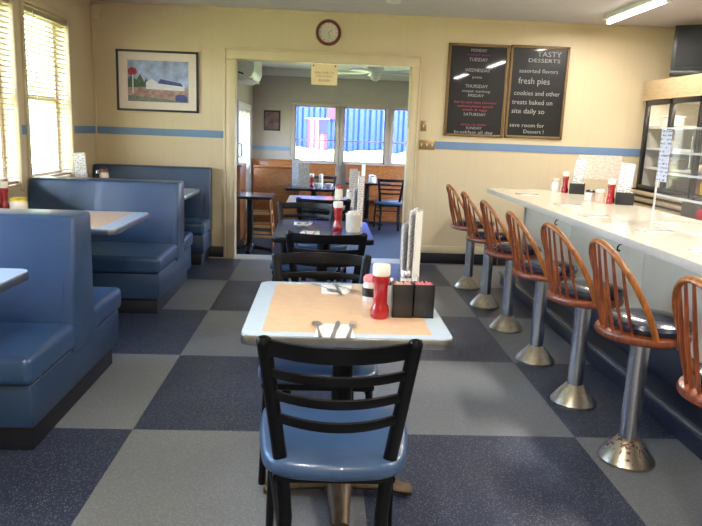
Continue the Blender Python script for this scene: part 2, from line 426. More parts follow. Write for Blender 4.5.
# left windows
for i, (u0, u1, v0, v1) in enumerate(WL):
    r = bpy.data.objects.new('window_%d' % (i+1), None); C.objects.link(r); r['kind'] = 'structure'
    b = new(); t = .045; X0 = XL-.17
    bb(b, X0, X0+.06, u0, u0+t, v0, v1, .004); bb(b, X0, X0+.06, u1-t, u1, v0, v1, .004)
    bb(b, X0, X0+.06, u0, u1, v0, v0+t, .004); bb(b, X0, X0+.06, u0, u1, v1-t, v1, .004)
    bb(b, X0-.01, X0+.05, u0, u1, 1.59, 1.635, .004)
    obj('window_frame', b, 'winframe', r)
    b = new(); bb(b, X0+.02, X0+.026, u0+t, u1-t, v0+t, v1-t); obj('pane', b, 'glass', r, smooth=False)
    b = new()   # casing round the opening on the room side
    bb(b, XL-.002, XL+.018, u0-.045, u0, v0-.05, v1-.0005, .005); bb(b, XL-.002, XL+.018, u1, u1+.045, v0-.05, v1-.0005, .005)
    bb(b, XL-.002, XL+.018, u0-.045, u1+.045, v1, v1+.05, .005)
    obj('casing', b, 'winframe', r)
    b = new(); bb(b, XL-.19, XL+.01, u0-.055, u1+.055, v0-.03, v0, .006); obj('window_sill', b, 'winframe', r)
    # venetian blind
    if i >= 2:
        lab = {2: 'cream slatted venetian blind cut by the left picture edge', 3: 'cream slatted venetian blind in the window left of the framed street picture'}[i]
        v = thing('venetian_blind', lab, 'window blind', (XL-.03, (u0+u1)/2, v1-.01), 0, 'venetian blinds on the left wall')
        L = (u1-u0)-.02
        b = new(); bx(b, (0, 0, -.025), (.055, L, .04), .004); obj('headrail', b, 'blind', v)
        b = new(); z = -.07
        while z > -(v1-v0)+.05:
            bx(b, (0, 0, z), (.048, L-.01, .003), .001, RY(math.radians(-4)), 1); z -= .0405
        o = obj('slats', b, 'blind', v, smooth=False)
        b = new(); bx(b, (0, 0, -(v1-v0)+.035), (.05, L-.01, .018), .004); obj('bottom_rail', b, 'blind', v)
        b = new()
        for yy in (-L*.36, L*.36):
            for xx in (-.024, .024): tube(b, [(xx, yy, -.04), (xx, yy, -(v1-v0)+.04)], .0012, n=5)
        obj('ladder_cord', b, 'blind', v)
        b = new(); tube(b, [(.035, -L*.3, -.03), (.038, -L*.3, -.75)], .004, n=6); obj('tilt_wand', b, 'white', v)

# ---- far dining room, one step lower
FZ, FL, FR, FY, FH = -.2, -1.3, 3.2, 12.4, 2.46
b = new(); bb(b, FL-.2, FR+.2, 7.27, FY+.2, FZ-.1, FZ); struct('floor_back_room', b, 'carpet', smooth=False)
b = new(); bb(b, -.96, .905, 7.25, 7.52, -.03, .006, .004); struct('trim_7', b, 'offwhite')
b = new(); bb(b, -.96, .905, 7.27, 7.5, FZ, -.03); struct('trim_8', b, 'blackbase', smooth=False)
b = new(); bb(b, FL-.2, FR+.2, 7.5, FY+.2, FH, FH+.1); struct('ceiling_back_room', b, 'ceil', smooth=False)
b = new(); bb(b, FL, FR, FY-.1, FY, FH-.12, FH, .004); bb(b, -.2, FR, 9.0, 9.12, FH-.1, FH, .004); struct('trim_9', b, 'offwhite')
FW = [(-.545, .215, .84, 1.85), (.34, 1.12, .84, 1.85), (1.235, 2.0, .84, 1.85), (2.12, 2.9, .84, 1.85)]
b = new()
for u0, u1, v0, v1 in wall_open(FL-.2, FR+.2, FZ, FH, FW): bb(b, u0, u1, FY, FY+.15, v0, v1)
struct('wall_far', b, 'greywall', smooth=False)
b = new()
FLW = [(7.9, 8.7, .5, 1.8), (10.3, 11.9, .72, 1.72)]
for u0, u1, v0, v1 in wall_open(7.5, FY, FZ, FH, FLW): bb(b, FL-.15, FL, u0, u1, v0, v1)
struct('wall_far_left', b, 'greywall', smooth=False)
b = new()
for u0, u1, v0, v1 in wall_open(7.5, FY, FZ, FH, [(8.6, 11.2, .7, 1.9)]): bb(b, FR, FR+.15, u0, u1, v0, v1)  # unseen opening, added to bring more daylight into the back room
struct('wall_far_right', b, 'greywall', smooth=False)
b = new(); bb(b, FL, FL+.3, FY-.01, FY+.001, 1.03, 1.10, .001); bb(b, FL+.3, -.62, FY-.01, FY+.001, 1.03, 1.10, .001); struct('trim_10', b, 'stripe', smooth=False)
for i, (u0, u1, v0, v1) in enumerate(FW):
    r = bpy.data.objects.new('window_%d' % (i+5), None); C.objects.link(r); r['kind'] = 'structure'
    b = new(); t = .03
    bb(b, u0, u0+t, FY+.04, FY+.1, v0, v1, .003); bb(b, u1-t, u1, FY+.04, FY+.1, v0, v1, .003)
    bb(b, u0, u1, FY+.04, FY+.1, v0, v0+t, .003); bb(b, u0, u1, FY+.04, FY+.1, v1-t, v1, .003); bb(b, u0, u1, FY+.05, FY+.09, 1.225, 1.25, .003)
    obj('window_frame', b, 'winwhite', r)
    b = new(); bb(b, u0+t, u1-t, FY+.065, FY+.07, v0+t, v1-t); obj('pane', b, 'glass', r, smooth=False)
    b = new(); bb(b, u0-.055, u0, FY-.02, FY, v0-.04, v1-.0005, .004); bb(b, u1, u1+.055, FY-.02, FY, v0-.04, v1-.0005, .004); bb(b, u0-.055, u1+.055, FY-.02, FY, v1, v1+.06, .004)
    obj('casing', b, 'winwhite', r)
for i, (u0, u1, v0, v1) in enumerate(FLW):
    r = bpy.data.objects.new('window_%d' % (i+9), None); C.objects.link(r); r['kind'] = 'structure'
    b = new(); t = .05; n = 3 if i else 1
    for k in range(n+1):
        y = u0+(u1-u0-t)*k/n; bb(b, FL-.1, FL+.01, y, y+t, v0, v1, .004)
    bb(b, FL-.1, FL+.01, u0, u1, v0, v0+t, .004); bb(b, FL-.1, FL+.01, u0, u1, v1-t, v1, .004)
    obj('window_frame', b, 'offwhite', r)
    b = new(); bb(b, FL-.06, FL-.055, u0+.02, u1-.02, v0+.02, v1-.02); obj('pane', b, 'glass', r, smooth=False)
    b = new(); bb(b, FL-.002, FL+.02, u0-.08, u0, v0-.1, v1+.08, .004); bb(b, FL-.002, FL+.02, u1+.0005, u1+.08, v0-.1, v1+.08, .004); bb(b, FL-.002, FL+.02, u0, u1, v1, v1+.08, .004)
    obj('casing', b, 'offwhite', r)

# ------------------------------------------------------------------ outdoors
b = new(); bb(b, -40, 40, 12.8, 60, -.9, -.45); bb(b, -40, XL-.6, -30, 12.8, -.9, -.45); bb(b, XL-.6, 20, -30, YF-.6, -.9, -.45)
o = obj('lawn', b, 'grass', smooth=False); o['kind'] = 'structure'
CY = 17.0
t = thing('shipping_container', 'bright blue corrugated steel container standing outside behind the far windows', 'container', (.9, CY, -.45))
b = new(); prof = []; x = -4.5
while x < 4.5:
    prof += [(x, 0), (x+.10, 0), (x+.15, .06), (x+.23, .06)]; x += .28
poly = prof+[(4.6, 0), (4.6, 1.8), (-4.5, 1.8)]
prism(b, poly, .78, 3.3); obj('corrugated_wall', b, 'container', t, smooth=False)
b = new(); bb(b, -4.55, 4.65, -.03, 1.85, .66, .78, .01); bb(b, -4.55, 4.65, -.03, 1.85, 3.3, 3.42, .01); obj('rail', b, 'container', t)
b = new()
for xx in (-4.4, -1.6, 1.6, 4.5):
    bb(b, xx-.12, xx+.12, .2, .5, .0, .66, .01)
obj('support_block', b, 'offwhite', t)
# bank of sunlit grass in front of the container
b = new(); bm_ = bmesh.new(); bmesh.ops.create_grid(bm_, x_segments=90, y_segments=24, size=1)
for v in bm_.verts:
    x, y = v.co.x*9, v.co.y*1.75; u = (v.co.y+1)/2; h = 1.40*(u*u*(3-2*u))
    v.co = Vector((x, y, h+(random.random()-.5)*.10*(h > .02)+.03*math.sin(x*7)*(h > .05)))
add(b, bm_, Matrix.Translation((1, 15.1, -.47)))
tag(obj('grass_bank', b, 'grass'), 'pale sunlit grass growing in front of the blue container', 'grass', kind='stuff')
t = thing('flag', 'faded red and white striped flag with a navy corner hanging outside the far left window', 'flag', (-.18, 16.96, 1.68))
b = new(); w = .46; hh = .78
for k in range(7): bx(b, (-w/2+(k+.5)*w/7, .01*math.sin(k), -hh/2), (w/7, .006, hh), 0)
me = obj('striped_cloth', b, 'flagwhite', t, smooth=False)
for k in (0, 2, 4, 6):
    b = new(); bx(b, (-w/2+(k+.5)*w/7, -.012, -hh/2), (w/7, .01, hh)); obj('red_stripe', b, 'flagred', t, smooth=False)
b = new(); bx(b, (.13, -.03, -.18), (.2, .014, .36)); obj('navy_corner', b, 'flagnavy', t, smooth=False)
b = new(); tube(b, [(-.3, 0, .01), (.3, 0, .01)], .012, n=6); obj('rod', b, 'white', t)
t = thing('pennant', 'small pink red pennant hanging high beside the striped flag', 'flag', (.2, 16.96, 1.98))
b = new(); bx(b, (0, 0, -.14), (.2, .008, .28)); obj('cloth', b, 'flagred', t, smooth=False)
b = new(); tube(b, [(-.12, 0, .01), (.12, 0, .01)], .01, n=6); obj('rod', b, 'white', t)

def tree(x, y, h, s, lab):
    t = thing('tree', lab, 'tree', (x, y, -.45), 0, 'trees outside the left windows')
    b = new(); tube(b, [(0, 0, 0), (.05, .02, h*.3), (-.04, 0, h*.62)], .14, n=8, radii=[1.2, .9, .6]); obj('trunk', b, 'bark', t)
    b = new()
    for k in range(16):
        q = bmesh.new(); bmesh.ops.create_icosphere(q, subdivisions=3, radius=1)
        a = random.random()*6.28; rr = random.random()**.5*s; zz = h*(.38+.55*random.random()); sc = s*(.38+.22*random.random())
        for v in q.verts: v.co *= sc*(1+.16*math.sin(v.co.x*9+k)*math.sin(v.co.y*8)*math.cos(v.co.z*7)+.06*random.random())
        add(b, q, Matrix.Translation((rr*math.cos(a), rr*math.sin(a), zz)))
    obj('foliage', b, 'leaf', t)
tree(-9.5, 19.5, 4.2, 1.7, 'pale green tree seen through the left wall window beyond the blinds')
tree(-12.5, 24.5, 5.0, 2.1, 'taller pale tree farther off outside the left windows')
tree(-9.0, 12.0, 2.2, 1.0, 'low rounded bush close outside the left windows')

# ------------------------------------------------------------------ booths
def booth_end(b0, pts, z): pass
def seat_cushion(x0, x1, y0, y1, z0, z1, name, root, front):
    b = new(); bb(b, x0, x1, y0, y1, z0, z1, .035, 4); c = obj('seat_cushion', b, 'vinyl', root)
    return c
def back_pad(root, x0, x1, yb0, yt0, yb1, yt1, z0, z1):
    # wedge back: yb/yt = bottom/top y of the two faces
    b = new(); q = bmesh.new()
    vs = [q.verts.new(p) for p in ((x0, yb0, z0), (x1, yb0, z0), (x1, yb1, z0), (x0, yb1, z0), (x0, yt0, z1), (x1, yt0, z1), (x1, yt1, z1), (x0, yt1, z1))]
    for f in ((3, 2, 1, 0), (4, 5, 6, 7), (0, 1, 5, 4), (1, 2, 6, 5), (2, 3, 7, 6), (3, 0, 4, 7)): q.faces.new([vs[i] for i in f])
    bmesh.ops.recalc_face_normals(q, faces=q.faces[:])
    bmesh.ops.bevel(q, geom=q.edges[:]+q.verts[:], offset=.018, segments=3, affect='EDGES', profile=.5)
    add(b, q); o = obj('backrest', b, 'vinyl', root)
    b = new(); e = .012
    for ya, yb, yt in ((0, yb0, yt0), (1, yb1, yt1)):
        s = -1 if ya == 0 else 1
        pts = [(x1-.055, yb+s*.001, z0+.05), (x1-.06, yt+s*.001-s*.004, z1-.07), (x1-.10, yt-s*.003, z1-.045), (x0+.06, yt-s*.003, z1-.045)]
        tube(b, curve(pts, 5), .006, n=6)
    obj('piping', b, 'vinyl', o)
    return o
XW = XL+.012
def booth(y0, y1, by0, by1, ty0, ty1, ztop, lab, single=False):
    r = thing('booth_bench', lab, 'booth', (0, (y0+y1)/2, 0), 0, 'blue booth benches along the left wall')
    oy = -(y0+y1)/2
    b = new(); bb(b, XW, -1.235, y0+.09+oy, y1-(.0 if single else .09)+oy, 0, .125, .004); obj('kick_base', b, 'blackbase', r)
    b = new(); bb(b, XW, -1.205, y0+.035+oy, y1-(0 if single else .035)+oy, .125, .325, .012, 3); obj('riser', b, 'vinyldark', r)
    seat_cushion(XW, -1.19, y0+oy, by0+.03+oy, .325, .458, 'n', r, 1)
    if not single: seat_cushion(XW, -1.19, by1-.03+oy, y1+oy, .325, .458, 'f', r, 1)
    back_pad(r, XW, -1.195, by0+oy, ty0+oy, by1+oy, ty1+oy, .30, ztop)
    return r
booth(2.68, 3.98, 3.18, 3.50, 3.27, 3.50, .972, 'blue vinyl double booth bench nearest the camera at the left')
booth(4.90, 6.22, 5.52, 5.84, 5.62, 5.86, .952, 'blue vinyl double booth bench in the middle, behind the peach topped booth table')
booth(6.78, 7.34, 7.14, 7.34, 7.18, 7.34, .985, 'dark blue single booth bench against the back wall under the framed picture', True)

def booth_table(y0, y1, lab):
    r = thing('booth_table', lab, 'table', (XL+.02, (y0+y1)/2, 0), 0, 'tables between the booth benches')
    L = -1.265-(XL+.02); hy = (y1-y0)/2
    P = rrect(L/2, hy, .05, 5, L/2, 0)
    b = new(); prism(b, P, .742, .778, .003); obj('table_edge', b, 'alu', r, label='metal edge band')
    b = new(); prism(b, rrect(L/2-.003, hy-.003, .048, 5, L/2, 0), .777, .7815); tt = obj('tabletop', b, 'lam', r)
    b = new(); prism(b, rrect(L/2-.09, hy-.05, .01, 2, L/2-.02, 0), .7812, .7822); obj('peach_inlay', b, 'peach', tt, smooth=False)
    b = new(); lathe(b, [(.04, 0), (.04, .74)], 16, (L*.55, 0, 0)); obj('post', b, 'blackmetal', r)
    b = new(); bb(b, L*.55-.25, L*.55+.25, -.04, .04, 0, .045, .012); bb(b, L*.55-.04, L*.55+.04, -.2, .2, 0, .045, .012); obj('foot', b, 'blackmetal', r)
    return r
booth_table(2.08, 2.93, 'pale booth table end cut by the left picture edge, before the nearest bench')
booth_table(4.12, 4.97, 'pale booth table with peach centre between the two double benches')
booth_table(6.22, 7.0, 'pale booth table in the back corner under the framed picture')

# ------------------------------------------------------------------ ladder-back chairs (local: faces +Y)
def ladder_chair(label, seatm='seatblue'):
    r = thing('dining_chair', label, 'chair')
    def px(z): return .142+(z-.32)*(.208-.142)/.55 if z > .32 else .142+(.32-z)*.05
    def py(z): return -.185-max(0, z-.44)*.19-max(0, .44-z)*.12
    for s in (-1, 1):
        b = new(); pts = [(s*px(z), py(z), z) for z in (.0, .15, .3, .44, .55, .65, .75, .868)]
        tube(b, pts, .021, .014, n=12, side=(1, 0, 0)); q = pts[-1]; lathe(b, [(0, .012), (.016, .006), (.02, -.006), (.02, -.012)], 12, (q[0], q[1], q[2]))
        obj('rear_leg', b, 'blackmetal', r)
        b = new(); tube(b, [(s*.205, .19, .43), (s*.213, .205, .2), (s*.218, .215, 0)], .015, n=10); obj('front_leg', b, 'blackmetal', r)
    for z, h in ((.845, .046), (.768, .026), (.697, .026), (.624, .027)):
        b = new(); q = bmesh.new(); n = 14; rows = []
        for i in range(n+1):
            u = -1+2*i/n; x = u*(px(z)-.004); y = py(z)-.07*(1-u*u)
            rows.append([q.verts.new((x, y+dy-(z2*.12), z+z2)) for dy, z2 in ((.007, -h/2), (.009, 0), (.007, h/2), (-.007, h/2), (-.009, 0), (-.007, -h/2))])
        for A, B_ in zip(rows, rows[1:]):
            for j in range(6): q.faces.new((A[j], A[(j+1) % 6], B_[(j+1) % 6], B_[j]))
        q.faces.new(rows[0]); q.faces.new(rows[-1][::-1]); bmesh.ops.recalc_face_normals(q, faces=q.faces[:]); add(b, q)
        obj('back_slat', b, 'blackmetal', r, ang=50)
    b = new(); P = [(-.17, -.19), (.17, -.19), (.215, .2), (-.215, .2)]
    for i in range(4):
        p, q = P[i], P[(i+1) % 4]; tube(b, [(p[0], p[1], .418), (q[0], q[1], .418)], .018, .012, n=8, side=(0, 0, 1))
    obj('seat_frame', b, 'blackmetal', r)
    b = new()
    for s in (-1, 1): tube(b, [(s*.15, -.2, .20), (s*.212, .2, .22)], .01, n=8); tube(b, [(s*.16, -.188, .36), (s*.213, .195, .36)], .008, n=8)
    tube(b, [(-.214, .208, .28), (.214, .208, .28)], .01, n=8); obj('stretcher', b, 'blackmetal', r)
    b = new(); q = bmesh.new(); poly = []
    # rounded trapezoid outline with a bowed rear edge
    for i in range(48):
        a = 2*PI*i/48; c, s = math.cos(a), math.sin(a); e = .32
        x = math.copysign(abs(c)**e, c); y = math.copysign(abs(s)**e, s)
        hx = .24+.012*y if y > 0 else .24+.03*y
        poly.append((x*hx, y*.222+.005-(.03*(1-x*x) if y < 0 else 0)))
    levels = [(.955, .432), (1.0, .442), (1.0, .466), (.985, .478), (.94, .486), (.7, .492), (.35, .495)]
    rings = [[q.verts.new((p[0]*k, p[1]*k, z)) for p in poly] for k, z in levels]
    for A, B_ in zip(rings, rings[1:]):
        for j in range(48): q.faces.new((A[j], A[(j+1) % 48], B_[(j+1) % 48], B_[j]))
    q.faces.new(rings[0][::-1]); q.faces.new(rings[-1]); add(b, q)
    obj('seat', b, seatm, r, ang=60)
    return r
G1 = 'black ladder-back chairs in a row at the centre tables'
ch = ladder_chair('black ladder-back chair with blue seat in the foreground, back to the camera'); ch['group'] = G1
ch.location = (.06, 2.01, 0)
dup(ch, (.005, 2.735, 0), PI, 'black ladder-back chair pushed in at the far side of the peach topped table', G1)
dup(ch, (.03, 3.93, 0), 0, 'black ladder-back chair before the dark topped table, back to the camera', G1)
dup(ch, (-.12, 4.88, 0), PI, 'black ladder-back chair on the far side of the dark topped table', G1)
dup(ch, (.01, 5.78, 0), 0, 'black ladder-back chair before the white topped table, back to the camera', G1)
G2 = 'black ladder-back chairs in the back room'
dup(ch, (.0, 10.95, FZ), PI, 'black ladder-back chair behind the menu table in the back room', G2)
dup(ch, (1.13, 11.35, FZ), .0, 'black ladder-back chair at the right in the back room, under the windows', G2)

def table(x, y, w, d, zf, lab, top='lam', edge='alu', inlay=None, foot='bronze', H_=.76, rad=.045, po=0):
    r = thing('dining_table', lab, 'table', (x, y, zf), 0, 'pedestal tables down the middle')
    b = new(); prism(b, rrect(w/2, d/2, rad, 6), H_-.036, H_-.003, .003); obj('table_edge', b, edge, r)
    b = new(); prism(b, rrect(w/2-.003, d/2-.003, rad-.003, 6), H_-.004, H_); tt = obj('tabletop', b, top, r)
    if inlay:
        b = new(); prism(b, rrect(w/2-.07, d/2-.045, .008, 2), H_-.0002, H_+.0006); obj('peach_inlay', b, inlay, tt, smooth=False)
    b = new(); bb(b, -.2, .2, -.03, .03, H_-.055, H_-.036, .003); bb(b, -.03, .03, -.2, .2, H_-.055, H_-.036, .003); obj('top_bracket', b, 'blackmetal', r)
    b = new(); lathe(b, [(.042, .1), (.04, .12), (.04, H_-.055)], 20, (0, po, 0)); obj('post', b, 'blackmetal', r)
    b = new(); q0 = new(); lathe(q0, [(.075, .03), (.07, .06), (.052, .1), (.048, .115), (0, .115)], 20)
    for k in range(4):
        a = k*PI/2; c, s = math.cos(a), math.sin(a); L = .29 if k % 2 == 0 else .27
        tube(q0, [(c*.03, s*.03, .06), (c*L*.55, s*L*.55, .045), (c*L, s*L, .024)], .042, .024, n=12, side=(-s, c, 0), radii=[1.25, 1.0, .8])
        lathe(q0, [(0, 0), (.02, 0), (.02, .02), (0, .02)], 10, (c*(L-.01), s*(L-.01), 0))
    add(b, q0, Matrix.Translation((0, po, 0))); obj('pedestal_foot', b, foot, r)
    return r
T1 = table(.098, 2.515, .715, .80, 0, 'pale blue edged table with a peach centre in the foreground', inlay='peach', po=-.06)
table(.012, 4.57, .65, .84, 0, 'dark topped table, second from the camera in the middle row', 'darklam', 'blackmetal', foot='blackmetal')
table(.01, 6.45, .69, .84, 0, 'white topped table standing just before the doorway', 'pinklam')
table(-.13, 10.35, .85, .75, FZ, 'dark topped table holding standing menus in the back room', 'darklam', 'blackmetal', foot='blackmetal')
table(.78, 11.72, .8, .5, FZ, 'dark topped table below the far right window', 'darklam', 'blackmetal', foot='blackmetal')
table(-.95, 8.85, .62, .6, FZ, 'small dark topped table just left inside the doorway', 'darklam', 'blackmetal', foot='blackmetal')

# ------------------------------------------------------------------ table items
def ketchup(label, loc, s=1.0, capm='cap'):
    r = thing('ketchup_bottle', label, 'ketchup bottle', loc, 0, 'red ketchup bottles')
    b = new(); lathe(b, [(0, 0), (.030, 0), (.0345, .006), (.0345, .03), (.031, .043), (.0265, .055), (.0255, .09), (.0265, .118), (.030, .132), (.031, .15), (.029, .16), (0, .16)], 10)
    o = obj('body', b, 'red', r, ang=50)
    b = new(); lathe(b, [(.0295, .159), (.0325, .163), (.0325, .192), (.030, .20), (.012, .203), (0, .203)], 24); obj('lid', b, capm, r)
    b = new(); lathe(b, [(.0316, .1345), (.0322, .1345), (.0322, .146), (.0316, .146)], 10); obj('label_band', b, 'red', r)
    return r
k0 = ketchup('red ketchup bottle with a white lid on the peach topped table', (.222, 2.365, .7606))
dup(k0, (.108, 4.50, .76), 0, 'red ketchup bottle with a white lid beside the crock on the dark topped table')
dup(k0, (-2.26, 4.84, .782), 0, 'red ketchup bottle by the window on the middle booth table')
dup(k0, (2.34, 6.40, .92), 0, 'red ketchup bottle at the far end of the counter')
dup(k0, (2.38, 5.44, .92), 0, 'red ketchup bottle on the counter right of the posted sheet')
dup(k0, (-.17, 10.3, FZ+.76), 0, 'red ketchup bottle beside the menus in the back room')

def packet_box(label, loc, m='pink', s=(.08, .068, .125), rz=0):
    r = thing('packet_holder', label, 'sugar packet holder', loc, rz, 'black sugar packet holders')
    w, d, h = s; b = new(); t = .004
    bb(b, -w/2, w/2, -d/2, -d/2+t, 0, h, .0015); bb(b, -w/2, w/2, d/2-t, d/2, 0, h, .0015); bb(b, -w/2, -w/2+t, -d/2, d/2, 0, h, .0015); bb(b, w/2-t, w/2, -d/2, d/2, 0, h, .0015); bb(b, -w/2, w/2, -d/2, d/2, 0, t)
    obj('box', b, 'black', r)
    b = new(); n = 14
    for i in range(n):
        x = -w/2+t+.002+(w-2*t-.004)*(i+.5)/n; bx(b, (x, 0, h*.5+.004*math.sin(i*2.3)), ((w-2*t)/n*.8, d-.014, h*.97), 0, RY(.03*math.sin(i*1.7)))
    obj('packets', b, m, r, smooth=False)
    return r
p0 = packet_box('black packet holder with pale pink packets next to the ketchup bottle', (.306, 2.40, .7606), 'pinkpale', (.076, .066, .125))
packet_box('black packet holder with bright pink packets nearest the right table edge', (.385, 2.405, .7606), 'pink', (.076, .066, .125))
q = packet_box('black packet holder beside the ketchup at the far end of the counter', (2.43, 6.32, .92), 'paper', (.14, .1, .1), -.4)
packet_box('black packet holder on the counter right of the second ketchup bottle', (2.48, 5.40, .92), 'paper', (.14, .1, .1), -.4)

def jar(label, loc, h=.12, r_=.032, m='jar', top='pink', cat='jar'):
    r = thing('condiment_jar', label, cat, loc)
    b = new(); lathe(b, [(0, 0), (r_*.92, 0), (r_, .008), (r_, h*.8), (r_*.9, h*.9), (r_*.9, h), (0, h)], 20); obj('body', b, m, r)
    b = new(); lathe(b, [(r_*.93, h*.99), (r_*.95, h*1.15), (r_*.7, h*1.27), (0, h*1.3)], 20); obj('lid', b, top, r)
    return r
j = jar('white jar with a pink top behind the ketchup bottle on the peach topped table', (.205, 2.60, .7606), .085, .034)
b = new(); lathe(b, [(.0346, .025), (.0352, .025), (.0352, .06), (.0346, .06)], 20); obj('label_band', b, 'black', j, label='black printed band')
jar('glass shaker right behind the ketchup bottle on the peach topped table', (.268, 2.53, .7606), .09, .024, 'jar', 'steel', 'shaker')
jar('pale shaker with metal lid behind the black packet holders', (.345, 2.62, .7606), .10, .024, 'jar', 'steel', 'shaker')

def menu_card(label, loc, rot, m='menu', w=.15, h=.34, cat='menu', group=None):
    r = thing('menu', label, cat, loc, 0, group); r.rotation_euler = rot
    b = new(); bb(b, -w/2, w/2, -.002, .002, 0, h, .001); obj('card', b, m, r, smooth=False)
    b = new(); e = .003
    bb(b, -w/2-e, -w/2+e, -.003, .003, 0, h); bb(b, w/2-e, w/2+e, -.003, .003, 0, h); bb(b, -w/2, w/2, -.003, .003, h-e, h+e); bb(b, -w/2, w/2, -.003, .003, -e+.003, e)
    obj('sleeve_edge', b, 'acredge', r, smooth=False)
    return r
def menu_stand(label, loc, rz=0, w=.06, d=.09):
    r = thing('menu_stand', label, 'menu holder', loc, rz)
    b = new(); bb(b, -w/2, w/2, -d/2, d/2, 0, .006, .002); obj('base', b, 'blackmetal', r)
    b = new()
    for s in (-1, 1):
        tube(b, [(s*w/2, -d/2+.004, .004), (s*w/2, -d/2+.004, .07), (s*w/2, d/2-.004, .07), (s*w/2, d/2-.004, .004)], .002, n=6)
    obj('wire_side', b, 'steel', r)
    return r
menu_stand('black wire holder of standing menus behind the black packet holders', (.385, 2.80, .7606))
GM = 'menus standing in the holder on the peach topped table'
menu_card('grey printed menu leaning left in the foreground table holder', (.368, 2.80, .768), (0, -.06, 1.15), 'menu2', .13, .29, group=GM)
menu_card('middle white menu, tallest in the foreground table holder', (.388, 2.80, .768), (0, -.01, 1.2), 'menu', .12, .345, group=GM)
menu_card('cream edged menu leaning right in the foreground table holder', (.410, 2.80, .768), (0, .03, 1.2), 'paper', .11, .34, group=GM)
# second table
b = new()
cr = thing('crock', 'cream crock full of small packets on the dark topped table', 'crock', (.213, 4.48, .76))
lathe(b, [(0, 0), (.045, 0), (.05, .01), (.052, .11), (.057, .118), (.055, .125), (.047, .122), (.046, .06), (0, .06)], 24); obj('body', b, 'crock', cr)
b = new()
for k in range(14): bx(b, (random.uniform(-.03, .03), random.uniform(-.03, .03), .115), (.03, .003, .05), 0, RZ(random.random()*3) @ RX(random.uniform(-.3, .3)))
obj('packets', b, 'paper', cr, smooth=False)
G = 'menus standing on the dark topped table'
menu_card('tall cream menu standing behind the crock on the dark topped table', (.262, 4.66, .761), (0, .06, 1.2), 'menu', .12, .36, group=G)
menu_card('shorter grey menu standing behind the crock on the dark topped table', (.236, 4.66, .761), (0, .01, 1.15), 'menu2', .12, .27, group=G)
# third table
jar('cream squeeze bottle with a red top on the white topped table', (.155, 6.35, .76), .13, .038, 'crock', 'red', 'squeeze bottle')
jar('glass shaker beside the cream bottle on the white topped table', (.25, 6.35, .76), .10, .026, 'jar', 'steel', 'shaker')
jar('brown bottle standing behind the menus on the white topped table', (.32, 6.74, .76), .19, .03, 'bronze', 'maroon', 'bottle')['category'] = 'bottle'
G = 'menus standing on the white topped table'
menu_card('grey menu standing upright on the white topped table', (.29, 6.45, .761), (0, .02, .9), 'menu2', .12, .31, group=G)
menu_card('pale menu leaning right on the white topped table', (.315, 6.5, .761), (0, .06, 1.0), 'menu', .12, .29, group=G)
# back-room table
G = 'menus standing on the back room table'
menu_card('pale blue menu standing leftmost on the back room table', (-.42, 10.45, FZ+.76), (0, 0, .2), 'menu2', .12, .42, group=G)
menu_card('wide white menu standing beside the blue one on the back room table', (-.29, 10.2, FZ+.76), (0, 0, -.1), 'menu', .17, .36, group=G)
jar('white topped glass shaker on the back room table', (-.03, 10.3, FZ+.76), .16, .035, 'jar', 'cap', 'shaker')
for i, x in enumerate((-.08, .10)):
    r = thing('bowl', ('small white bowl beside the shaker on the back room table', 'small white bowl rightmost on the back room table')[i], 'bowl', (x, 10.12, FZ+.76), 0, 'white bowls on the back room table')
    b = new(); lathe(b, [(0, .0), (.03, 0), (.035, .01), (.055, .05), (.06, .075), (.056, .075), (.03, .015), (0, .012)], 20); obj('bowl_wall', b, 'white', r)
    b = new(); lathe(b, [(.05, .06), (.03, .08), (0, .085)], 16); obj('sugar_packets', b, 'paper', r)
jar('grey lidded pot on the table below the far right window', (.86, 11.7, FZ+.76), .1, .07, 'jar', 'steel', 'pot')
menu_card('narrow menu standing beside the grey pot below the far right window', (.70, 11.72, FZ+.76), (0, 0, 1.0), 'menu2', .12, .3)

# booth tables' items
jar('squat cream pot with yellow packets on the middle booth table by the window', (-2.15, 4.82, .782), .075, .06, 'crock', 'yellow', 'pot')
menu_card('white menu standing by the window on the middle booth table', (-2.33, 4.72, .782), (0, 0, .5), 'menu', .13, .3)
menu_card('white menu fanned upright by the window on the corner booth table', (-2.33, 6.6, .782), (0, -.06, .25), 'menu', .11, .34)
jar('jar with a dark red lid on the corner booth table', (-2.18, 6.80, .782), .15, .045, 'crock', 'maroon')
jar('small dark pepper shaker on the corner booth table', (-2.26, 6.84, .782), .13, .02, 'black', 'steel', 'shaker')

# cutlery settings
def napkin(label, loc, rz, poly=None, group='paper napkins'):
    r = obj('napkin', prism(new(), poly or [(-.07, -.08), (.065, -.082), (.062, .07), (-.035, .076), (-.06, .03)], 0, .003, .001), 'paper')
    r.location = loc; r.rotation_euler = (0, 0, rz); return tag(r, label, 'napkin', group)
def spoon_m():
    b = new(); tube(b, [(0, -.095, .004), (0, -.05, .005), (0, 0, .007), (0, .03, .005)], .006, .0015, n=8, side=(1, 0, 0), radii=[1.25, .8, .55, .7])
    lathe(b, [(0, -.004), (.012, -.001), (.0185, .003), (.0165, .003), (.01, .0005), (0, -.001)], 18, (0, .052, .004), Matrix.Diagonal((1, 1.45, 1, 1)))
    return b
def knife_m():
    b = new(); tube(b, [(0, -.11, .004), (0, -.05, .005), (0, 0, .004)], .0075, .003, n=8, side=(1, 0, 0), radii=[1.1, .9, .75])
    prism(b, [(-.007, -.002), (.007, -.002), (.0095, .05), (.008, .085), (0, .105), (-.007, .09)], .003, .0045); return b
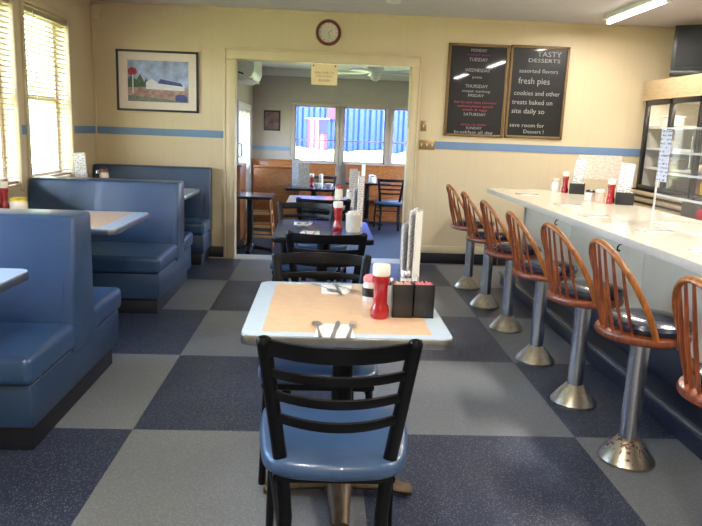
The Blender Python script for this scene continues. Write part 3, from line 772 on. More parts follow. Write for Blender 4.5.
def fork_m():
    b = new(); tube(b, [(0, -.1, .004), (0, -.05, .005), (0, .01, .008)], .006, .0015, n=8, side=(1, 0, 0), radii=[1.25, .8, .6])
    prism(b, [(-.004, .008), (.004, .008), (.0125, .03), (.0125, .045), (-.0125, .045), (-.0125, .03)], .006, .0075)
    for x in (-.0107, -.0036, .0036, .0107): tube(b, [(x, .043, .0067), (x, .085, .008)], .0018, .001, n=6)
    return b
def one(name, bmf, label, loc, rz):
    o = obj(name, bmf, 'cutl'); o.location = loc; o.rotation_euler = (0, 0, rz); return tag(o, label, name, 'cutlery laid on napkins')
z1 = .7608
napkin('white paper napkin under the nearest cutlery on the peach topped table', (.055, 2.185, z1), 0)
one('spoon', spoon_m(), 'steel spoon lying left in the nearest setting on the peach topped table', (-.003, 2.19, z1+.003), .10)
one('knife', knife_m(), 'steel knife lying in the middle of the nearest setting on the peach topped table', (.058, 2.185, z1+.003), -.12)
one('fork', fork_m(), 'steel fork lying right in the nearest setting on the peach topped table', (.112, 2.19, z1+.003), -.15)
napkin('white paper napkin at the far edge of the peach topped table', (.07, 2.775, z1), PI)
one('spoon', spoon_m(), 'steel spoon in the far setting of the peach topped table', (.022, 2.78, z1+.003), PI+.6)
one('knife', knife_m(), 'steel knife in the far setting of the peach topped table', (.078, 2.77, z1+.003), PI+.1)
one('fork', fork_m(), 'steel fork in the far setting of the peach topped table', (.118, 2.77, z1+.003), PI+.6)
for i, (y, w) in enumerate(((4.36, 'near'), (4.78, 'far'))):
    napkin('white paper napkin at the %s side of the dark topped table' % w, (-.135+.06*(1-i)*1.0, y, .76), i*PI)
    one('spoon', spoon_m(), 'steel spoon at the %s side of the dark topped table' % w, (-.165+.06*(1-i), y, .763), i*PI+.1)
    one('fork', fork_m(), 'steel fork at the %s side of the dark topped table' % w, (-.10+.06*(1-i), y, .763), i*PI-.15)
napkin('white paper napkin on the booth table with the peach centre', (-1.93, 4.62, .7822), 0)
one('fork', fork_m(), 'steel fork on the booth table with the peach centre', (-1.9, 4.62, .7852), .2)
for i, (x, y) in enumerate(((-.1, 6.2), (.02, 6.24))):
    napkin(('white paper napkin at the left of the white topped table', 'white paper napkin at the middle of the white topped table')[i], (x, y, .76), .1*i)
    one('knife', knife_m(), ('steel knife at the left of the white topped table', 'steel knife at the middle of the white topped table')[i], (x, y, .763), .2)

# ------------------------------------------------------------------ counter
CZ = .92
r = thing('diner_counter', 'grey white panelled base under the long dining counter', 'counter', (2.25, 3.2, 0))
ox, oy = -2.25, -3.2
b = new(); bb(b, 1.98+ox, 2.5+ox, -1.2+oy, 6.36+oy, 0, CZ-.045); obj('carcass', b, 'cpanel', r, smooth=False)
y = 6.36
while y > -1.2:
    y2 = max(y-1.22, -1.2); b = new(); bb(b, 1.966+ox, 1.98+ox, y2+.004+oy, y-.004+oy, .125, CZ-.045, .002); obj('front_panel', b, 'cpanel', r); y -= 1.22
b = new(); bb(b, 1.955+ox, 1.985+ox, 6.345+oy, 6.375+oy, .12, CZ-.045, .003); obj('corner_strip', b, 'alu', r)
b = new(); bb(b, 1.950+ox, 1.979+ox, -1.2+oy, 6.37+oy, 0, .33, .003); obj('kick_panel', b, 'navybox', r, label='navy band along the foot')
b = new()
for yy in (5.4, 4.2, 3.15, 2.0):
    tube(b, curve([(1.966+ox, yy+oy, .78), (1.93+ox, yy+oy, .77), (1.92+ox, yy+oy, .74), (1.94+ox, yy+oy, .73)], 4), .005, n=6)
obj('purse_hook', b, 'blackmetal', r)
b = new()
P = [(1.645, 6.66), (2.58, 6.66), (2.58, -1.25), (1.645, -1.25)]
r = thing('countertop', 'long cream laminate countertop running along the right side', 'countertop', (2.11, 3.2, CZ))
b = new(); prism(b, rrect(.4665, 3.955, .012, 3, 0, -.495), -.045, -.0015, .003); obj('edge_band', b, 'cedge', r)
b = new(); prism(b, rrect(.464, 3.9525, .01, 3, 0, -.495), -.002, 0); obj('worktop', b, 'counter', r)
b = new(); bb(b, 1.78, 1.948, -1.25, 6.40, 0, .12, .004); o = obj('foot_ledge', b, 'navybox'); tag(o, 'navy foot ledge along the foot of the counter', 'foot ledge')
b2 = new(); bb(b2, 1.762, 1.80, -1.25, 6.40, .10, .126, .006); obj('nosing', b2, 'nosing', o, label='shiny metal edge strip')

# stools (local: back towards -X)
def rusty_mat():
    m = mat('rusted_nickel', (176, 164, 148), .3, 1); nt = m.node_tree; p = nt.nodes['Principled BSDF']
    tc = nt.nodes.new('ShaderNodeTexCoord'); sx = nt.nodes.new('ShaderNodeSeparateXYZ'); nt.links.new(tc.outputs['Object'], sx.inputs[0])
    n = nt.nodes.new('ShaderNodeTexNoise'); n.inputs['Scale'].default_value = 60; n.inputs['Detail'].default_value = 5; nt.links.new(tc.outputs['Object'], n.inputs['Vector'])
    k = math_node(nt, 'GREATER_THAN', math_node(nt, 'ADD', n.outputs['Fac'], math_node(nt, 'MULTIPLY', sx.outputs[2], 1.6)), .70)
    nt.links.new(mixcol(nt, k, srgb(184, 172, 154), srgb(104, 62, 44)), p.inputs['Base Color'])
    nt.links.new(math_node(nt, 'SUBTRACT', 1.0, math_node(nt, 'MULTIPLY', k, .85)), p.inputs['Metallic'])
    nt.links.new(math_node(nt, 'ADD', .28, math_node(nt, 'MULTIPLY', k, .4)), p.inputs['Roughness'])
    return m
def stool(label):
    r = thing('counter_stool', label, 'stool', (0, 0, 0), 0, 'wooden backed stools along the counter')
    b = new(); lathe(b, [(0, 0), (.122, 0), (.124, .012), (.112, .03), (.085, .065), (.058, .095), (.05, .105), (.046, .108), (0, .108)], 32); obj('base_bell', b, 'bell', r)
    b = new(); lathe(b, [(.042, .1), (.042, .560), (.07, .565), (.07, .572), (0, .572)], 28); obj('post', b, 'steel', r)
    b = new(); lathe(b, [(0, .572), (.175, .572), (.196, .58), (.20, .593), (.195, .605), (.175, .611), (0, .611)], 40); obj('seat', b, 'hoop', r)
    b = new(); lathe(b, [(.155, .609), (.172, .617), (.177, .635), (.168, .651), (.14, .661), (.08, .665), (0, .665)], 40, (.035, 0, 0)); obj('cushion', b, 'navyvinyl', r)
    def hoop(t):   # t 0..1 round the bow
        a = PI*t; y = -math.cos(a)*.180; s = math.sin(a)**.62 if 0 < t < 1 else 0
        x = -.05-.205*s**1.15; z = .607+.375*s
        return Vector((x, y*(1-.10*s**3), z))
    b = new(); tube(b, [hoop(i/32) for i in range(33)], .0145, .011, n=10, side=(1, 0, .4)); obj('back_bow', b, 'oak', r)
    for k in range(7):
        u = -1+2*(k+.5)/7; a = u*.92
        base = Vector((-.172*math.cos(a), .172*math.sin(a), .607)); yt = .142*u
        # find bow point at that y
        best = min((hoop(i/200) for i in range(20, 181)), key=lambda p: abs(p.y-yt))
        b = new(); mid = base.lerp(best, .45)+Vector((-.006, 0, 0)); tube(b, [base, mid, best], .0075, n=8, radii=[.85, 1.15, .75]); obj('spindle', b, 'hoop', r)
    return r
s0 = stool('wooden backed stool at the right picture edge, nearest the camera')
ys = [6.20, 5.51, 4.83, 4.12, 3.44, 2.78, 2.05]
lab = ['farthest wooden backed counter stool, by the back wall', 'second wooden backed counter stool from the back wall', 'third wooden backed counter stool from the back wall',
       'fourth wooden backed counter stool, middle of the row of seven', 'fifth wooden backed counter stool from the back wall', 'sixth wooden backed stool from the back wall, rust on its foot', '']
ang = [.1, .05, .12, .08, .2, .12, 0]
s0.location = (1.42, 2.05, 0); s0.rotation_euler = (0, 0, .2)
for i in range(6):
    o = dup(s0, (1.415+.002*i, ys[i], 0), ang[i], lab[i])
    o.scale.z = (.985, .98, .98, .985, 1.01, 1.03)[i]
    if i == 5:
        for c in o.children:
            if c.name.startswith('base_bell'):
                c.data = c.data.copy(); c.data.materials.clear(); c.data.materials.append(rusty_mat()); c['label'] = 'rust speckled nickel bell'
s0.scale.z = 1.03
b = new()

# counter settings
for i, (x, y) in enumerate(((1.86, 5.98), (1.93, 5.15), (1.86, 4.45), (1.95, 3.78), (1.90, 3.1))):
    w = ['at the far end of the counter', 'second from the far end of the counter', 'in the middle of the counter', 'before the clear display case on the counter', 'nearest the camera on the counter'][i]
    napkin('white paper napkin '+w, (x, y, CZ), -PI/2+.1*i, group='paper napkins on the counter')
    one('fork', fork_m(), 'steel fork '+w, (x, y-.03, CZ+.003), -PI/2+.2)
    one('knife', knife_m(), 'steel knife '+w, (x, y+.03, CZ+.003), -PI/2-.1)
jar('pale jar left of the ketchup at the far end of the counter', (2.27, 6.47, CZ), .10, .045, 'jar', 'pinkpale')
jar('cream jar with a dark top left of the second ketchup bottle on the counter', (2.27, 5.60, CZ), .075, .04, 'jar', 'black')
jar('pinkish jar between the cream jar and the second ketchup bottle', (2.315, 5.50, CZ), .085, .04, 'pinkpale', 'cap')
menu_card('tall printed menu standing behind the far ketchup on the counter', (2.46, 6.44, CZ), (0, .10, -.3), 'menu', .10, .33)
menu_card('tall printed menu standing behind the second ketchup on the counter', (2.50, 5.50, CZ), (0, .08, -.3), 'menu', .11, .33)
# sheet on the wall
r = thing('posted_sheet', 'wide pale sheet with red print taped to the back wall above the counter', 'poster', (3.05, YB, 1.0))
b = new(); bb(b, -.245, .245, -.004, 0, 0, .27, .0005); obj('sheet', b, 'sheet', r, smooth=False)
b = new(); bb(b, -.003, .003, -.0055, -.003, .005, .265); obj('fold_line', b, 'cap', r, smooth=False)

# clear display case on the counter
r = thing('display_case', 'clear acrylic display case standing on the counter', 'display case', (2.30, 3.88, CZ))
x0, x1, y0, y1, hh = -.17, .17, -.33, .33, .60
b = new()
bb(b, x0, x0+.005, y0, y1, 0, hh); bb(b, x1-.005, x1, y0, y1, 0, hh); bb(b, x0, x1, y1-.005, y1, 0, hh); bb(b, x0, x1, y0, y0+.005, 0, hh); bb(b, x0, x1, y0, y1, hh-.005, hh)
obj('side_sheets', b, 'acrylic', r, smooth=False)
b = new()
for xx in (x0, x1):
    for yy in (y0, y1): bb(b, xx-.005, xx+.005, yy-.005, yy+.005, 0, hh)
    for zz in (.004, hh): bb(b, xx-.004, xx+.004, y0, y1, zz-.004, zz+.004)
for yy in (y0, y1):
    for zz in (.004, hh): bb(b, x0, x1, yy-.004, yy+.004, zz-.004, zz+.004)
obj('glued_edge', b, 'acredge', r, smooth=False)
for zz in (.18, .32, .45):
    b = new(); bb(b, x0+.006, x1-.006, y0+.006, y1-.006, zz, zz+.006); obj('shelf', b, 'acrylic', r, smooth=False)
    b = new(); bb(b, x0+.004, x0+.01, y0, y1, zz-.004, zz+.010); bb(b, x1-.01, x1-.004, y0, y1, zz-.004, zz+.010); obj('shelf_lip', b, 'acredge', r, smooth=False)
b = new(); bb(b, x0-.009, x0-.006, y1-.13, y1-.005, .27, hh-.01); obj('sticker', b, 'stick', r, smooth=False, label='purple and white sticker strip')

# cooler, valance, back counter, TV
FX = 3.42
r = thing('display_cooler', 'black framed glass door cooler behind the counter at the right', 'cooler', (FX, 0, 0))
Y0, Y1 = 5.0, 7.17; zb, zt = .93, 1.86
b = new(); bb(b, .66, .70, Y0, Y1, zb, zt); bb(b, 0.02, .66, Y1-.01, Y1, zb, zt); bb(b, .02, .66, Y0, Y0+.01, zb, zt); bb(b, .02, .66, Y0+.01, Y1-.01, zb, zb+.02); bb(b, .02, .66, Y0+.01, Y1-.01, zt-.02, zt)
obj('cabinet_shell', b, 'fridgein', r, smooth=False)
n = 4; dw = (Y1-Y0)/n
for k in range(n):
    a, c = Y1-(k+1)*dw, Y1-k*dw; b = new(); t = .035 if k else .035; e = .004
    bb(b, -.02, .02, a+e, a+e+.028, zb, zt, .004); bb(b, -.02, .02, c-e-(.05 if k == 0 else .028), c-e, zb, zt, .004)
    bb(b, -.02, .02, a+e, c-e, zb, zb+.05, .004); bb(b, -.02, .02, a+e, c-e, zt-.05, zt, .004)
    d = obj('door', b, 'black', r)
    b = new(); bb(b, -.003, .003, a+.03, c-.05, zb+.04, zt-.04); obj('pane', b, 'glass', d, smooth=False)
    b = new(); tube(b, [(-.02, a+.02, 1.2), (-.045, a+.02, 1.21), (-.045, a+.02, 1.5), (-.02, a+.02, 1.51)], .006, n=6); obj('handle', b, 'alu', d)
for zz in (1.16, 1.36, 1.58):
    b = new(); bb(b, .045, .60, Y0+.02, Y1-.02, zz, zz+.008); bb(b, .04, .046, Y0+.02, Y1-.02, zz-.01, zz+.018); obj('shelf', b, 'offwhite', r, smooth=False)
b = new(); bb(b, .06, .10, Y0+.1, Y1-.1, zt-.035, zt-.02); obj('fill_strip', b, mat('cooler_fill', (255, 240, 214), .5, emis=(255, 236, 204), estr=15), r, smooth=False)  # glowing strip added to brighten the cooler inside
li = bpy.data.lights.new('cooler_fill', 'AREA'); li.shape = 'RECTANGLE'; li.size = .05; li.size_y = Y1-Y0-.3; li.energy = 6; li.color = (1, .93, .8)  # added fill light for the cooler shelves, no fitting seen there
lo = bpy.data.objects.new('cooler_fill', li); C.objects.link(lo); lo.location = (FX+.09, (Y0+Y1)/2, zt-.045)
def food(name, label, cat, y, z, build, m, m2=None, b2=None, x=.17, g='food kept in the cooler'):
    r = thing(name, label, cat, (FX+x, y, z), 0, g)
    obj('container', build, m, r)
    if b2: obj('contents', b2, m2, r)
def bowl(R_, h): return lathe(new(), [(0, 0), (R_*.6, 0), (R_*.95, h*.7), (R_, h), (R_*.94, h), (R_*.55, h*.15), (0, h*.12)], 20)
def heap(R_, h, z): return lathe(new(), [(R_, z), (R_*.85, z+h*.6), (R_*.45, z+h), (0, z+h*1.05)], 16)
def fruit(n, R_):
    b = new()
    for k in range(n):
        q = bmesh.new(); bmesh.ops.create_uvsphere(q, u_segments=12, v_segments=8, radius=.035); L = 0 if k < n*.6 else 1
        add(b, q, Matrix.Translation((R_*math.cos(k*2.4)*(.8 if L == 0 else .35), R_*math.sin(k*2.4)*(.8 if L == 0 else .35), .05+.05*L)) @ Matrix.Diagonal((1, 1.25, 1, 1)))
    return b
food('fruit_bowl', 'clear bowl of yellow fruit on the top shelf of the cooler', 'bowl', 6.17, 1.588, bowl(.1, .06), 'jar', 'yellow', fruit(9, .06), .13)
food('cake_plate', 'white plate with a cream dessert on the second cooler shelf', 'dessert', 6.2, 1.368, bowl(.12, .03), 'white', 'cream', heap(.09, .07, .02), .16)
food('dessert_dish', 'white dish with a pale dessert on the second cooler shelf at the left', 'dessert', 6.86, 1.368, bowl(.1, .05), 'white', 'cream', heap(.085, .05, .04), .16)
food('pie_dish', 'pie dish with a cream top on the lowest cooler shelf at the left', 'pie', 6.88, .95, bowl(.12, .05), 'white', 'cream', heap(.105, .09, .04), .16)
food('carton', 'dusty pink carton standing on the cooler floor', 'carton', 6.22, .95, bx(new(), (0, 0, .09), (.12, .12, .18), .008), 'pinkbox', 'white', bx(new(), (0, 0, .19), (.09, .09, .02), .003), .14)
food('bottle', 'amber bottle standing beside the pink carton in the cooler', 'bottle', 6.08, .95, lathe(new(), [(0, 0), (.045, 0), (.045, .12), (.02, .17), (.02, .2), (0, .2)], 16), 'yellow', 'white', lathe(new(), [(.022, .195), (.022, .22), (0, .22)], 12), .12)
food('dessert_tray', 'low tray of desserts on the third cooler shelf', 'tray', 6.15, 1.168, bb(new(), -.09, .09, -.2, .2, 0, .02, .004), 'white', 'cream', bb(new(), -.07, .07, -.17, .17, .02, .07, .02), .15)
food('storage_tub', 'white lidded tub on the top cooler shelf at the left', 'tub', 6.9, 1.588, bx(new(), (0, 0, .05), (.15, .2, .10), .015), 'jar', 'white', bx(new(), (0, 0, .107), (.16, .21, .014), .004), .16)
food('storage_tub', 'square lidded tub on the third cooler shelf at the left', 'tub', 6.8, 1.168, bx(new(), (0, 0, .05), (.15, .2, .10), .015), 'crock', 'white', bx(new(), (0, 0, .107), (.16, .21, .014), .004), .16)
food('salad_bowl', 'clear bowl on the top cooler shelf nearer the camera', 'bowl', 5.62, 1.588, bowl(.1, .09), 'jar', 'leaf', heap(.09, .04, .07), .14)

b = new(); bb(b, -.02, .70, -1.9, 0, -.1, .1, .006)
r = tag(obj('wood_valance', b, 'tanwood'), 'tan wooden box valance above the glass cooler', 'valance'); r.location = (FX, 7.26, 1.962)
b = new(); bb(b, -.028, -.018, -1.9, 0, -.1, -.085, .002); obj('lower_trim', b, 'tanwood', r)
r = thing('back_counter', 'tan wooden counter with open slots beneath the cooler', 'counter', (FX, 6.1, 0))
b = new(); bb(b, -.10, .70, -1.6, 1.2, 0, .78); obj('cabinet_body', b, 'tanwood', r, smooth=False)
b = new(); bb(b, -.09, .70, -1.6, 1.2, .78, .93); obj('slot_shade', b, 'darkgap', r, smooth=False)  # solid dark block standing in for the shade in the slots
b = new(); bb(b, -.14, .70, -1.62, 1.2, .895, .93, .004); obj('worktop', b, 'tanwood', r)
b = new(); bb(b, -.13, .70, -1.62, 1.2, .825, .865, .004); bb(b, -.12, .70, -1.62, 1.2, .765, .80, .004); obj('slot_shelf', b, 'tanwood', r)
r = thing('small_appliance', 'dark grey box with a red round mark below the cooler', 'appliance', (3.0, 4.92, 0))
b = new(); bb(b, -.15, .2, -.5, .28, .02, .99, .015); obj('housing', b, 'steelbox', r)
b = new(); lathe(b, [(0, 0), (.05, 0), (.05, .012), (0, .016)], 20, (-.151, -.02, .90), RY(-PI/2)); obj('red_mark', b, 'redt', r)
b = new(); bb(b, -.13, .18, -.48, .26, 0, .025); obj('feet', b, 'black', r)

r = thing('television', 'black flat television mounted high at the right above the cooler', 'television', (3.50, 6.93, 2.10), math.radians(55))
b = new(); bb(b, -.02, .05, -.76, 0, 0, .49, .008); obj('casing', b, 'black', r)
b = new(); bb(b, -.0225, -.0195, -.725, -.035, .085, .46); obj('screen', b, 'screen', r, smooth=False)
b = new(); bb(b, -.026, -.018, -.76, 0, .0, .05, .004); obj('lower_bezel', b, 'black', r)
b = new(); bb(b, .05, .10, -.44, -.32, .18, .30, .004); bb(b, .07, .11, -.40, -.36, .2, H-2.10, .004); obj('wall_bracket', b, 'blackmetal', r)

# ------------------------------------------------------------------ wall things
def board(x0, x1, z0, z1, label):
    r = thing('chalkboard', label, 'chalkboard', ((x0+x1)/2, YB, z0), 0, 'menu chalkboards on the back wall')
    w, h, t = (x1-x0)/2, z1-z0, .028
    b = new(); bb(b, -w+.01, w-.01, -.014, 0, .01, h-.01); obj('slate', b, 'chalk', r, smooth=False)
    b = new(); bb(b, -w, -w+t, -.025, 0, 0, h, .005); bb(b, w-t, w, -.025, 0, 0, h, .005); bb(b, -w, w, -.025, 0, 0, t, .005); bb(b, -w, w, -.025, 0, h-t, h, .005); obj('frame', b, 'goldframe', r)
    return r
r = board(1.29, 1.938, 1.415, 2.382, 'left chalkboard listing the days of the week in chalk')
for body, m, z, s, w in (('MONDAY', 'chw', .885, .045, .17), ('meatloaf special', 'chm', .845, .034, .26), ('TUESDAY', 'chw', .79, .05, .2), ('WEDNESDAY', 'chw', .68, .05, .27), ('pasta', 'chw', .615, .036, .1),
                         ('THURSDAY', 'chw', .515, .05, .24), ('roast turkey', 'chw', .468, .04, .3), ('FRIDAY', 'chw', .42, .045, .17), ('fish fry and clam chowder', 'chp', .352, .034, .46),
                         ('seafood platter special', 'chp', .312, .034, .38), ('steak & eggs', 'chp', .275, .034, .27), ('SATURDAY', 'chw', .222, .045, .24), ('prime rib dinner', 'chp', .12, .034, .28), ('SUNDAY', 'chw', .08, .04, .17), ('breakfast all day', 'chw', .034, .045, .42)):
    text('chalk_line', body, m, s, (0, -.0155, z), r, w)
r = board(1.955, 2.592, 1.42, 2.39, 'right chalkboard advertising desserts in chalk')
for body, z, s, w, x in (('TASTY', .86, .075, .26, .1), ('DESSERTS', .80, .055, .34, .05), ('assorted flavors', .69, .06, .42, .0), ('fresh pies', .575, .095, .34, -.04), ('cookies and other', .455, .07, .5, 0),
                         ('treats baked on', .36, .07, .44, -.04), ('site daily so', .265, .075, .36, -.08), ('save room for', .12, .06, .38, -.08), ('Dessert !', .055, .055, .22, 0)):
    text('chalk_line', body, 'chw', s, (x, -.0155, z), r, w)

r = thing('framed_picture', 'street scene picture in a dark navy frame on the back wall', 'picture', (-1.765, YB, 1.55))
b = new(); w, h, t = .425, .622, .022
bb(b, -w, -w+t, -.03, 0, 0, h, .004); bb(b, w-t, w, -.03, 0, 0, h, .004); bb(b, -w, w, -.03, 0, 0, t, .004); bb(b, -w, w, -.03, 0, h-t, h, .004); obj('frame', b, 'navy', r)
b = new(); bb(b, -w+.01, w-.01, -.014, 0, .01, h-.01); obj('mat_board', b, 'matboard', r, smooth=False)
pr = obj('print', bb(new(), -.31, .32, -.016, -.012, .10, .52), 'sky', r, smooth=False)
def pp(name, m, pts, y): 
    b = new(); prism(b, pts, 0, .0008, mtx=Matrix.Translation((0, y, 0)) @ RX(PI/2)); obj(name, b, m, pr, smooth=False)
pp('painted_street', 'pstreet', [(-.31, .10), (.32, .10), (.32, .24), (.1, .25), (-.31, .26)], -.0162)
pp('painted_verge', 'pgrey', [(-.31, .10), (.32, .10), (.1, .13), (-.31, .16)], -.0168)
pp('painted_tree', 'pgreen', [(-.31, .24), (-.10, .25), (-.11, .34), (-.14, .30), (-.18, .38), (-.22, .32), (-.27, .36), (-.31, .33)], -.0168)
pp('painted_house', 'pwhite', [(-.12, .23), (.28, .22), (.28, .28), (.0, .30), (-.06, .335), (-.12, .30)], -.0172)
pp('painted_roof', 'pblue', [(0, .29), (.27, .265), (.24, .30), (.03, .335)], -.0178)
pp('painted_car', 'pblue', [(.19, .11), (.31, .11), (.31, .16), (.27, .185), (.20, .18), (.18, .15)], -.0172)
pp('painted_sign', 'pred', [(-.30, .37), (-.25, .36), (-.21, .39), (-.22, .43), (-.27, .45), (-.31, .42)], -.0178)
pp('painted_post', 'pwhite', [(-.262, .18), (-.25, .18), (-.25, .37), (-.262, .37)], -.0182)

r = thing('wall_clock', 'round wall clock with a maroon rim above the doorway', 'clock', (.012, YB, 2.428))
b = new(); lathe(b, [(.100, 0), (.131, 0), (.133, .02), (.122, .038), (.108, .04), (.102, .03), (.100, .02)], 40, mtx=RX(PI/2), caps=False); obj('rim', b, 'maroon', r)
b = new(); lathe(b, [(0, .02), (.104, .02), (.104, 0), (0, 0)], 40, mtx=RX(PI/2)); obj('dial', b, 'clockface', r)
b = new()
for k in range(12):
    a = k*PI/6; bx(b, (.086*math.sin(a), -.0215, .086*math.cos(a)), (.005, .002, .014), 0, RY(a))
obj('hour_mark', b, 'black', r)
b = new(); bx(b, (.022, -.024, .012), (.005, .002, .055), 0, RY(math.radians(60))); obj('hour_hand', b, 'black', r)
b = new(); bx(b, (.008, -.026, -.03), (.004, .002, .07), 0, RY(math.radians(165))); obj('minute_hand', b, 'black', r)

r = thing('hanging_sign', 'small yellowed sign hanging from the top of the doorway', 'sign', (-.018, YB-.03, 1.893), -.0)
b = new(); bb(b, -.137, .137, -.003, .003, 0, .213, .002); obj('card', b, 'signm', r, smooth=False)
for body, m, z, s, w in (('WELCOME TO', 'signink', .115, .03, .2), ('THE DINING', 'signred', .08, .03, .17), ('ROOM', 'signink', .035, .035, .11)): text('sign_lettering', body, m, s, (0, -.0038, z), r, w)
b = new()
for x in (-.115, .115): lathe(b, [(0, 0), (.008, 0), (.008, .004), (0, .006)], 12, (x, -.003, .195), RX(PI/2))
obj('grommet', b, 'black', r)
def plate(label, x0, x1, z0, z1, n):
    r = thing('switch_plate', label, 'light switch', ((x0+x1)/2, YB, (z0+z1)/2), 0, 'brass coloured switch plates right of the doorway')
    w, h = (x1-x0)/2, (z1-z0)/2
    b = new(); bb(b, -w, w, -.007, 0, -h, h, .002); obj('plate', b, 'brown', r)
    for k in range(n):
        xx = -w+(k+.5)*2*w/n; b = new(); bb(b, xx-.006, xx+.006, -.017, -.006, -.014, .014, .002); obj('toggle', b, 'cap', r)
plate('small single switch plate right of the doorway', 1.038, 1.10, 1.455, 1.565, 1)
plate('wide brown switch plate with three toggles left of the blue stripe', 1.03, 1.204, 1.258, 1.362, 3)
r = thing('junction_box', 'small cream box high in the left back corner', 'junction box', (-2.40, YB, 2.45))
b = new(); bb(b, -.03, .065, -.045, 0, 0, .14, .005); obj('cover', b, 'trimw', r)
b = new(); bb(b, -.008, .008, -.02, 0, .14, .17, .002); obj('conduit', b, 'trimw', r)
r = thing('smoke_detector', 'white round detector on the ceiling above the clock', 'smoke detector', (.60, 6.44, H))
b = new(); lathe(b, [(.075, 0), (.075, -.02), (.06, -.045), (0, -.05)], 28); obj('housing', b, 'white', r)
b = new(); lathe(b, [(.078, 0), (.085, 0), (.085, -.01), (.078, -.012)], 28, caps=False); obj('ring', b, 'offwhite', r)

# ceiling tubes
def tube_light(x, y, label, power, L=1.2):
    r = thing('ceiling_light', label, 'ceiling light', (x, y, H), 0, 'white fluorescent ceiling strips')
    b = new(); bb(b, -.055, .055, -L/2, L/2, -.045, 0, .006); obj('housing', b, 'fixture', r)
    b = new(); lathe(b, [(0, -L/2+.03), (.016, -L/2+.03), (.016, L/2-.03), (0, L/2-.03)], 14, (0, 0, -.068), RX(PI/2)); obj('tube', b, 'tube', r)
    b = new()
    for s in (-1, 1): bx(b, (0, s*(L/2-.015), -.06), (.05, .025, .05), .004)
    obj('end_cap', b, 'fixture', r)
    li = bpy.data.lights.new('strip_lamp', 'AREA'); li.shape = 'RECTANGLE'; li.size = .1; li.size_y = L-.1; li.energy = power; li.color = (1, .95, .88)
    lo = bpy.data.objects.new('strip_lamp', li); C.objects.link(lo); lo.location = (x, y, H-.09)
tube_light(2.76, 6.22, 'lit fluorescent strip on the ceiling at the upper right', 38)
tube_light(2.70, 3.75, 'lit fluorescent strip over the middle of the counter', 75)
tube_light(2.62, 1.3, 'lit fluorescent strip over the near end of the counter', 75)
tube_light(-.5, .8, 'lit fluorescent strip over the near end of the room', 60)
tube_light(.4, -1.4, 'lit fluorescent strip behind the camera', 75)

# ------------------------------------------------------------------ back room things
r = thing('air_conditioner', 'white wall air conditioner high on the left inside the back room', 'air conditioner', (FL, 9.6, 2.02))
b = new(); q = [(0, .02), (.25, 0), (.34, .06), (.37, .13), (.37, .38), (.34, .41), (0, .41)]
prism(b, q, -.6, .5, .006, mtx=Matrix(((1, 0, 0, 0), (0, 0, 1, 0), (0, 1, 0, 0), (0, 0, 0, 1)))); obj('housing', b, 'offwhite', r)
b = new(); bb(b, .24, .345, -.52, .42, .018, .034, .004); obj('louver', b, 'white', r)
b = new(); bx(b, (.20, -.607, .09), (.07, .004, .02), 0, RY(.3)); obj('badge', b, 'black', r)
r = thing('ceiling_fan', 'white ceiling fan hanging in the back room', 'ceiling fan', (.70, 9.8, FH), .35)
b = new(); lathe(b, [(.07, 0), (.065, -.03), (.015, -.05), (.015, -.10), (0, -.10)], 20); obj('canopy', b, 'fanw', r)
b = new(); lathe(b, [(0, -.09), (.09, -.1), (.12, -.13), (.12, -.19), (.09, -.22), (0, -.225)], 28); obj('motor', b, 'fanw', r)
b = new(); lathe(b, [(.05, -.22), (.07, -.25), (.06, -.30), (.03, -.325), (0, -.33)], 20); obj('lamp_shade', b, 'white', r)
for k in range(5):
    a = k*2*PI/5; b = new(); prism(b, [(.12, -.02), (.2, -.055), (.58, -.072), (.62, -.05), (.62, .05), (.58, .072), (.2, .055), (.12, .02)], -.006, .006, .003, mtx=Matrix.Translation((0, 0, -.215)) @ RZ(a) @ RX(.2)); obj('blade', b, 'fanw', r)
r = thing('framed_print', 'small dark framed rose print on the grey far wall', 'picture', (-.95, FY, 1.376))
b = new(); bb(b, -.147, .147, -.02, 0, 0, .36, .004); obj('frame', b, 'black', r)
b = new(); bb(b, -.12, .12, -.023, -.019, .03, .33); obj('print', b, 'rose', r, smooth=False)
for i, (yy, lab) in enumerate(((10.27, 'black looped door pull on the left wall of the back room'),)):
    b = new(); tube(b, curve([(0, 0, .1), (.05, 0, .08), (.055, 0, 0), (.05, 0, -.08), (0, 0, -.1)], 5), .009, n=8)
    o = obj('door_pull', b, 'blackmetal'); o.location = (FL+.01, yy, 1.08); tag(o, lab, 'door handle')

def wooden_booth(x0, x1, y0, y1, h, label, facing=1):
    r = thing('wooden_booth', label, 'booth', ((x0+x1)/2, (y0+y1)/2, FZ), 0, 'wooden booths in the back room')
    w, d = (x1-x0)/2, (y1-y0)/2; yb = -d if facing > 0 else d-.05
    b = new(); bb(b, -w, w, yb, yb+.05, 0, h, .005); o = obj('back_panel', b, 'boothwood', r)
    b = new(); bb(b, -w-.01, w+.01, yb-.012, yb+.062, h, h+.03, .006); obj('cap_rail', b, 'boothwood', o)
    b = new(); bb(b, -w, w, min(-d, d)+.05, d-.05, .40, .46, .015); obj('seat', b, 'boothwood', r)
    for s in (-1, 1):
        b = new(); bb(b, s*w-.02, s*w+.02, -d, d, 0, .46, .004); obj('end_panel', b, 'boothwood', r)
    return r
wooden_booth(-1.10, -.375, 10.78, 11.3, 1.0, 'orange wooden booth left of the menu table in the back room')
wooden_booth(-1.28, -.5, 11.75, 12.3, 1.04, 'wooden booth in the far left corner below the rose print', -1)
wooden_booth(-.42, .22, 11.78, 12.33, 1.0, 'brown wooden bench back under the left far window', -1)
wooden_booth(.42, 1.9, 11.98, 12.36, 1.0, 'brown wooden bench back under the middle and right far windows', -1)
b = new(); bb(b, -.05, .05, -.35, .35, 0, 1.06, .006); bb(b, -.06, .06, -.36, .36, 1.06, 1.09, .006)
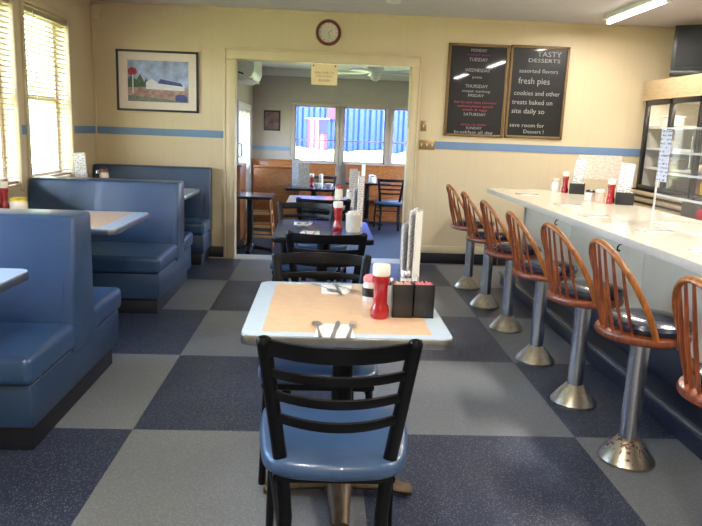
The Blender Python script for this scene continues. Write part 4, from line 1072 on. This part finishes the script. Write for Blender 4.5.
o = tag(obj('wooden_partition', b, 'boothwood'), 'narrow wooden partition by the left wall of the back room', 'partition', ); o.location = (-1.22, 9.95, FZ)
# wooden high chair behind the small table
r = thing('wooden_high_chair', 'light wooden stool chair beneath the small table inside the doorway', 'chair', (-.87, 9.4, FZ))
for sx in (-1, 1):
    for sy in (-1, 1):
        b = new(); tube(b, [(sx*.13, sy*.12, .70), (sx*.20, sy*.18, 0)], .019, n=8); obj('leg', b, 'oak', r, ang=50)
for z, w in ((.12, .19), (.26, .175), (.44, .16)):
    b = new()
    for s in (-1, 1): bb(b, -w, w, s*w*.92-.01, s*w*.92+.01, z, z+.035, .004); bb(b, s*w-.01, s*w+.01, -w*.9, w*.9, z, z+.035, .004)
    obj('rung', b, 'pine', r)
b = new(); bb(b, -.16, .16, -.15, .15, .66, .69, .01); obj('seat', b, 'oak', r)

# ------------------------------------------------------------------ light
W = bpy.data.worlds.new('world'); S.world = W; W.use_nodes = True; nt = W.node_tree
bg = nt.nodes['Background']; sk = nt.nodes.new('ShaderNodeTexSky'); sk.sky_type = 'PREETHAM' if False else 'NISHITA'
sk.sun_disc = False; sk.sun_elevation = math.radians(50); sk.sun_rotation = math.radians(160); sk.air_density = 1.0; sk.dust_density = 2.0
nt.links.new(sk.outputs[0], bg.inputs[0]); bg.inputs[1].default_value = 5.0
sun = bpy.data.lights.new('sun', 'SUN'); sun.energy = 10; sun.angle = .02; sun.color = (1, .95, .86)
so = bpy.data.objects.new('sun', sun); C.objects.link(so)
so.rotation_euler = Vector((-.25, .62, -1.0)).to_track_quat('-Z', 'Y').to_euler()

vs = S.view_settings; vs.view_transform = 'Standard'; vs.look = 'None'; vs.exposure = 0.04; vs.gamma = 1; vs.use_curve_mapping = False
S.cycles.max_bounces = 8; S.cycles.diffuse_bounces = 4; S.cycles.glossy_bounces = 4; S.cycles.transparent_max_bounces = 16
S.cycles.caustics_reflective = False; S.cycles.caustics_refractive = False; S.cycles.sample_clamp_indirect = 6
